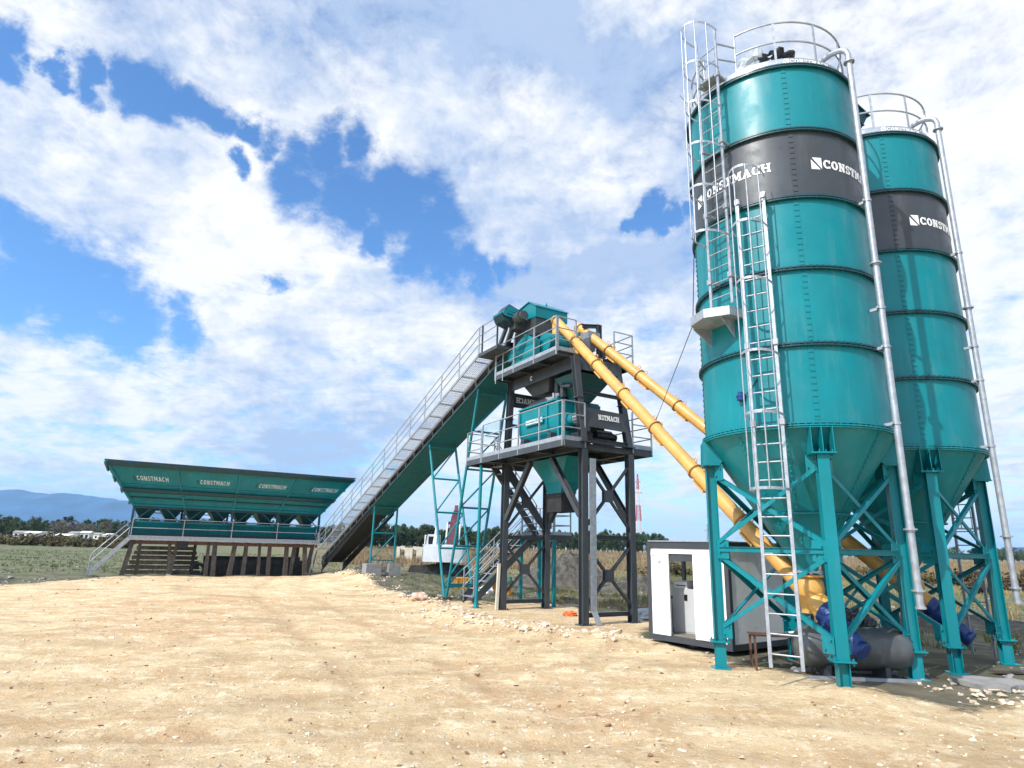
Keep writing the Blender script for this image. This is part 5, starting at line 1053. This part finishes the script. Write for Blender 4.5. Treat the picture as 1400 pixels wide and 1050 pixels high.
heap(7.2, 34.0, 3.4, 1.6, .75, 8, 'long low spoil ridge between the tower and the white cabin')
heap(13.5, 20.5, 4.5, 1.6, .45, 12, 'low churned soil ridge behind the silo legs', -.2)
heap(-10.5, 50.0, 1.8, 1.2, .6, 17, 'small dark soil heap right of the conveyor tail')
heap(-27.0, 31.0, 4.5, 1.2, .40, 23, 'low rubble ridge at the left edge near the bin stairs', .2)

# ------------------------------------------------------------------ far buildings, mast
rb = thing('ruined_wall', 'roofless cream wall with empty openings beyond the small conveyor frame', 'ruin', (-12.7, 90, hz(-12.7, 90)), R(6))
mb = MB(); xs = [-2.6, -2.1, -1.5, -.4, .1, .9, 1.5, 2.6]
for k in range(7): mb.box(xs[k] + (.001 if k else 0), xs[k + 1], -.12, .12, .0 if k % 2 == 0 else 1.35, 1.75 + .12 * math.sin(k * 2.3))
obj('wall', mb, WALLC, rb); obj('door_jamb', MB().box(-2.15, -2.05, -.16, -.121, 0, 1.5).box(-.42, -.32, -.16, -.121, 0, 1.5), WOOD, rb)
rng = random.Random(11); hs_ = [(30, 172), (47, 168), (62, 176), (90, 170), (103, 176), (118, 171), (133, 178), (150, 172)]
def ptx(px, Y, py=735): 
    d = Vector(((px - 700) / FPX, 1, 0)); a = r2 * ((px - 700) / FPX) - u2 * ((py - 525) / FPX) + f_; return a.x / a.y * Y
for i, (px, Y) in enumerate(hs_):
    x = ptx(px, Y); z = hz(x, Y); w, dd, h = rng.uniform(2.0, 4.6), 3.0, rng.uniform(.9, 1.8)
    lab = ['whitewashed hut with flat roof at the far left edge of the field', 'long low white shed second from the left edge before the trees', 'white shed with low gable beyond the brown hedge', 'broad pale building in the middle of the white row before the trees', 'white house with two dark windows before the bare trees', 'narrow white hut behind the hedge', 'pale shed with small door near the bin stairs', 'low white shed beside the bin handrail'][i]
    hh = thing('hut', lab, 'hut', (x, Y, z), R(rng.uniform(-15, 15)), 'white huts beyond the field'); b = obj('wall', MB().box(-w / 2, w / 2, -dd / 2, dd / 2, -.3, h), ROOFW, hh)
    obj('roof', MB().prism([(-w / 2 - .2, -dd / 2 - .2, h + .002), (-w / 2 - .2, dd / 2 + .2, h + .002), (-w / 2 - .2, 0, h + .5)], (w + .4, 0, 0)), ROOFW if i % 2 else CONC, hh)
    for k in range(2): obj('window', MB().box(-w / 4 + k * w / 2 - .35, -w / 4 + k * w / 2 + .25, -dd / 2 - .03, -dd / 2 - .002, h * .35, h * .75), SCREEN, hh)
def mast(x, y, h, wb, wt, label, cols, n=14, arms=()):
    t = thing('lattice_mast', label, 'mast', (x, y, hz(x, y) - .3))
    P = lambda k, c: V(((wb + (wt - wb) * k / n) * (1 if c in (1, 2) else -1) / 2, (wb + (wt - wb) * k / n) * (1 if c in (2, 3) else -1) / 2, h * k / n))
    nb = len(cols)
    for s in range(nb):
        mb = MB()
        for k in range(n * s // nb, n * (s + 1) // nb):
            for c in range(4): mb.bar(P(k, c), P(k + 1, c), .16, .16); mb.bar(P(k, c), P(k + 1, (c + 1) % 4), .09, .09); mb.bar(P(k + 1, c), P(k, (c + 1) % 4), .09, .09); mb.bar(P(k + 1, c), P(k + 1, (c + 1) % 4), .08, .08)
        obj('lattice_section', mb, cols[s], t)
    for z, L in arms: obj('crossarm', MB().bar((-L, 0, z), (L, 0, z), .15, .22).bar((-L, 0, z), (-L, 0, z - .9), .1, .1).bar((L, 0, z), (L, 0, z - .9), .1, .1), REDW, t)
    return t
mast(50.7, 250, 30.5, 2.9, .35, 'tall red and white lattice mast between the tower and the cabin', [MASTW, MASTW, REDW, MASTW, REDW], 20, ((23.2, 1.6), (27.5, 1.0)))
mast(93, 300, 14, 1.4, .3, 'small grey lattice pylon above the trees behind the cabin', [GALVD, GALVD], 8, ((11, 1.6),))

# ------------------------------------------------------------------ trees, bushes, grass
def leafmat(name, a, b, c):
    m = bpy.data.materials.new(name); m.use_nodes = True; t = NT(m.node_tree); p = m.node_tree.nodes['Principled BSDF']
    co = t.n('ShaderNodeTexCoord').outputs['Object']; oi = t.n('ShaderNodeObjectInfo').outputs['Random']
    col = t.mix(t.ss(t.noise(co, .55, 3., .6), .36, .64), a, b); col = t.mix(t.ss(t.noise(co, 3., 3., .6), .5, .75, 0, .7), col, c)
    col2 = t.n('ShaderNodeHueSaturation', {'Hue': t.ss(oi, 0, 1, .48, .52), 'Saturation': 1., 'Value': t.ss(oi, 0, 1, .75, 1.25), 'Color': col})
    t.put(p.inputs['Base Color'], col2); p.inputs['Roughness'].default_value = .8; p.inputs['Specular IOR Level'].default_value = .2; return m
PINE = leafmat('pine_needles', (.020, .040, .016), (.045, .075, .025), (.085, .11, .045))
BROAD = leafmat('broad_leaves', (.035, .06, .018), (.075, .105, .03), (.12, .14, .05))
BARE = leafmat('bare_twigs', (.13, .11, .10), (.19, .165, .15), (.24, .21, .19))
BUSH = leafmat('brown_bush', (.06, .05, .025), (.12, .09, .04), (.17, .13, .06))
BARK = mat('bark', (.09, .065, .045), .9, var=.3)
def crown_mesh(seed, kind):
    g = random.Random(seed); mb = MB(); clumps = []
    if kind == 'pine': 
        for k in range(34): a, r, z = g.uniform(0, 6.28), g.uniform(0, 1) ** .6 * 2.7, g.uniform(1.5, 9.2); r *= (1.25 - abs(z - 6.2) / 5.6); clumps.append((r * math.cos(a), r * math.sin(a), z, g.uniform(.7, 1.25)))
    elif kind == 'broad':
        for k in range(30): a, r, z = g.uniform(0, 6.28), g.uniform(0, 1) ** .55 * 3.0, g.uniform(1.6, 8.2); r *= max(.3, 1.1 - abs(z - 4.4) / 5.5); clumps.append((r * math.cos(a), r * math.sin(a), z, g.uniform(.8, 1.4)))
    elif kind == 'bare':
        for k in range(26): a, r, z = g.uniform(0, 6.28), g.uniform(0, 1) ** .6 * 2.2, g.uniform(2.2, 7.2); clumps.append((r * math.cos(a), r * math.sin(a), z, g.uniform(.6, 1.1)))
    else:
        for k in range(14): a, r, z = g.uniform(0, 6.28), g.uniform(0, 1) ** .6 * 1.3, g.uniform(.2, 1.3); clumps.append((r * math.cos(a), r * math.sin(a), z, g.uniform(.35, .65)))
    per = {'pine': 42, 'broad': 42, 'bare': 30, 'bush': 40}[kind]; ls = {'pine': .30, 'broad': .32, 'bare': .30, 'bush': .16}[kind]
    for cx, cy, cz, r in clumps:
        for i in range(per):
            d = V((g.gauss(0, 1), g.gauss(0, 1), g.gauss(0, .8))); d.normalize(); p = V((cx, cy, cz)) + d * r * g.uniform(.35, 1.0); n = (d + V((g.uniform(-.7, .7), g.uniform(-.7, .7), g.uniform(-.2, .9)))).normalized()
            a = n.orthogonal().normalized(); a.rotate(Matrix.Rotation(g.uniform(0, 6.28), 3, n)); b = n.cross(a); s = ls * g.uniform(.6, 1.4); w = s * (.14 if kind == 'bare' else .55)
            mb.add([p - a * s, p + b * w, p + a * s * 1.1, p - b * w], [(0, 1, 2, 3)])
    return mb
def trunk_mesh(seed, kind):
    g = random.Random(seed + 99); H = {'pine': 8.4, 'broad': 6.0, 'bare': 6.5}[kind]; mb = MB(); P = [V((g.uniform(-.15, .15) * k, g.uniform(-.15, .15) * k, -.3 + H * k / 6)) for k in range(7)]
    mb.tube(P, [.24 - .03 * k for k in range(7)], 8)
    for k in range(9): s = P[g.randrange(2 if kind != 'pine' else 3, 6)]; a = g.uniform(0, 6.28); L = g.uniform(1., 2.2); mb.tube([s, s + V((math.cos(a) * L * .6, math.sin(a) * L * .6, L * .35)), s + V((math.cos(a) * L, math.sin(a) * L, L * .8))], [.09, .06, .02], 5)
    return mb
def proto(name, kind, seed, lm):
    t = bpy.data.objects.new(name, None); COL.objects.link(t); obj('crown', crown_mesh(seed, kind), lm, t)
    if kind != 'bush': obj('trunk', trunk_mesh(seed, kind), BARK, t)
    return t
PR = {'pine': [proto('pine_tree', 'pine', s, PINE) for s in (1, 2, 3)], 'broad': [proto('broadleaf_tree', 'broad', s, BROAD) for s in (11, 12, 13)], 'bare': [proto('bare_tree', 'bare', s, BARE) for s in (21, 22)], 'bush': [proto('bush', 'bush', s, BUSH) for s in (31, 32)]}
used = set(); g = random.Random(5)
def plant(kind, x, y, s, label, cat, group):
    k = g.randrange(len(PR[kind])); p = PR[kind][k]; loc = (x, y, hz(x, y) - .1); rz = g.uniform(0, 6.28); sc = (s * g.uniform(.85, 1.2), s * g.uniform(.85, 1.2), s)
    if id(p) in used: p = dup(p, loc, rz, None, sc)
    else: used.add(id(p)); p.location = loc; p.rotation_euler = (0, 0, rz); p.scale = sc
    tag(p, label, cat, group)
# pines behind the tower and the cabin (px range, distance, count)
def row(kind, px0, px1, Y0, Y1, n, s0, s1, label, cat, group):
    for k in range(n): px = px0 + (px1 - px0) * (k + g.uniform(-.4, .4)) / max(1, n - 1); Y = g.uniform(Y0, Y1); plant(kind, ptx(px, Y), Y, g.uniform(s0, s1), label, cat, group)
row('pine', 462, 640, 170, 205, 52, .52, .78, 'dark green pine in the wood between the bins and the tower', 'tree', 'pines between the bins and the tower')
row('pine', 640, 905, 215, 255, 62, .58, .82, 'dark green pine in the row behind the tower', 'tree', 'pines in a row behind the tower')
row('broad', 700, 890, 250, 275, 16, .5, .75, 'lighter green round tree among the pines behind the tower', 'tree', 'lighter trees behind the tower')
row('broad', 890, 1045, 300, 340, 36, .5, .72, 'low olive green tree in the far belt above the cabin roof', 'tree', 'far trees above the cabin')
row('broad', 1150, 1395, 320, 380, 34, .6, .9, 'small olive green tree far behind the silo legs', 'tree', 'far trees behind the silos')
row('broad', -60, 180, 200, 235, 38, .45, .82, 'full green tree in the far wood left of the bins', 'tree', 'green trees left of the bins')
row('pine', -40, 178, 215, 240, 20, .5, .75, 'dark conifer in the far wood left of the bins', 'tree', 'conifers left of the bins')
row('bare', 70, 160, 188, 198, 10, .55, .8, 'leafless grey lilac tree in front of the green wood', 'tree', 'bare trees left of the bins')
row('pine', 200, 460, 200, 230, 26, .55, .8, 'dark pine half hidden behind the bins', 'tree', 'pines behind the bins')
row('bush', -40, 170, 104, 118, 34, .8, 1.35, 'brown bush in the hedge along the far side of the field', 'bush', 'brown hedge left of the bins')
row('bush', 560, 700, 95, 120, 10, .6, .9, 'dry brown bush behind the excavator', 'bush', 'dry bushes behind the excavator')
row('bush', 1180, 1390, 40, 75, 14, .5, .9, 'dry bush in the grassland behind the silos', 'bush', 'dry bushes behind the silos')
row('bush', 880, 1000, 34, 60, 6, .5, .8, 'dry bush seen beside and through the cabin', 'bush', 'dry bushes behind the cabin')
# grass tufts
def grassmat(name, a, b):
    m = bpy.data.materials.new(name); m.use_nodes = True; t = NT(m.node_tree); p = m.node_tree.nodes['Principled BSDF']; co = t.n('ShaderNodeTexCoord').outputs['Object']
    t.put(p.inputs['Base Color'], t.mix(t.ss(t.noise(co, .22, 4., .65), .38, .62), a, b)); p.inputs['Roughness'].default_value = .85; p.inputs['Specular IOR Level'].default_value = .2; return m
def grass(name, label, n, sampler, h0, h1, m_):
    mb = MB(); P = [sampler() for _ in range(n)]; zs = height(np.array([p[0] for p in P]), np.array([p[1] for p in P]))
    for (x, y), z in zip(P, zs):
        for k in range(7):
            a = g.uniform(0, 6.28); h = g.uniform(h0, h1); w = h * .055 + .012; bx, by = x + g.gauss(0, h * .28), y + g.gauss(0, h * .28); lx, ly = g.gauss(0, h * .3), g.gauss(0, h * .3); c, s = math.cos(a) * w, math.sin(a) * w
            mb.add([(bx - c, by - s, z - .03), (bx + c, by + s, z - .03), (bx + lx, by + ly, z + h)], [(0, 1, 2)])
    tag(obj(name, mb, m_), label, 'grass', kind='stuff')
def soil_xy(r0, r1, a0, a1, p=1.):
    while True:
        r = r0 + (r1 - r0) * g.random() ** p; a = g.uniform(a0, a1); x, y = r * math.sin(a), r * math.cos(a)
        if sand_sd(np.array([x]), np.array([y]))[0] < (-5.5 if x < -14 else -1.0): return x, y
grass('dry_grass', 'tall straw coloured dry grass across the far field', 7000, lambda: soil_xy(66, 230, -.24, .75, 1.2), .35, .85, grassmat('straw', (.26, .175, .11), (.20, .165, .085)))
grass('green_grass', 'low grey green weeds on the churned field', 9000, lambda: soil_xy(26, 105, -.75, .10, 1.1), .05, .15, grassmat('weeds', (.095, .125, .05), (.145, .15, .075)))
grass('field_grass', 'mixed yellow green grass behind the silos and the cabin', 4800, lambda: soil_xy(18, 64, .05, .80, .9), .07, .26, grassmat('meadow', (.15, .16, .055), (.30, .23, .11)))

# ------------------------------------------------------------------ hills and air
def hill(name, label, xs, zs, Y, depth, m_, seed):
    n = len(xs)
    def fn(u, v):
        k = u * (n - 1); i = min(int(k), n - 2); f = k - i; f = f * f * (3 - 2 * f); x = xs[i] + (xs[i + 1] - xs[i]) * (k - i); z = zs[i] + (zs[i + 1] - zs[i]) * f
        e = math.sin(min(1, v * 1.0) * math.pi) if v > .5 else math.sin(v * math.pi) ** .8
        q = mnoise.fractal(V((u * 9, v * 5, seed)), .9, 2., 5)
        return (x, Y + depth * (v - .5), max(-5, z * e * (1 + .10 * q) + z * .02 * mnoise.fractal(V((u * 60, v * 9, seed)), .9, 2., 3) - 5 * (1 - e)))
    o = obj(name, MB().grid(160, 24, fn), m_); tag(o, label, 'hill', kind='structure')
HILLM = mat('hazed_forest_hill', (.016, .062, .15), .9, var=.35, scale=.004)  # blue of distant haze painted into both hill colours
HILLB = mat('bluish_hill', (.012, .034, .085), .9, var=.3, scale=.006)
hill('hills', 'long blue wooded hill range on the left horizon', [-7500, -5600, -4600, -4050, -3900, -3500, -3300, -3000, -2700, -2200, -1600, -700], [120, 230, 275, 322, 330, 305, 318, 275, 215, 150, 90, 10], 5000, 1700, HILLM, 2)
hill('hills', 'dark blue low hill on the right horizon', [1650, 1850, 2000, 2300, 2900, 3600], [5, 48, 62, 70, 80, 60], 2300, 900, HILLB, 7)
HZ = True
if HZ:
    hb_ = MB().box(-9500, 9500, -9500, 9500, -12, 420); ho = obj('haze', hb_, None); tag(ho, 'thin blue air', 'haze', kind='stuff')
    m = bpy.data.materials.new('air'); m.use_nodes = True; t = NT(m.node_tree); m.node_tree.nodes.clear(); pv = t.n('ShaderNodeVolumePrincipled', {'Color': (.36, .66, 1.0), 'Density': 1.05e-4, 'Anisotropy': 0.0}); out = t.n('ShaderNodeOutputMaterial'); t.nt.links.new(pv.outputs[0], out.inputs['Volume']); ho.data.materials.append(m)
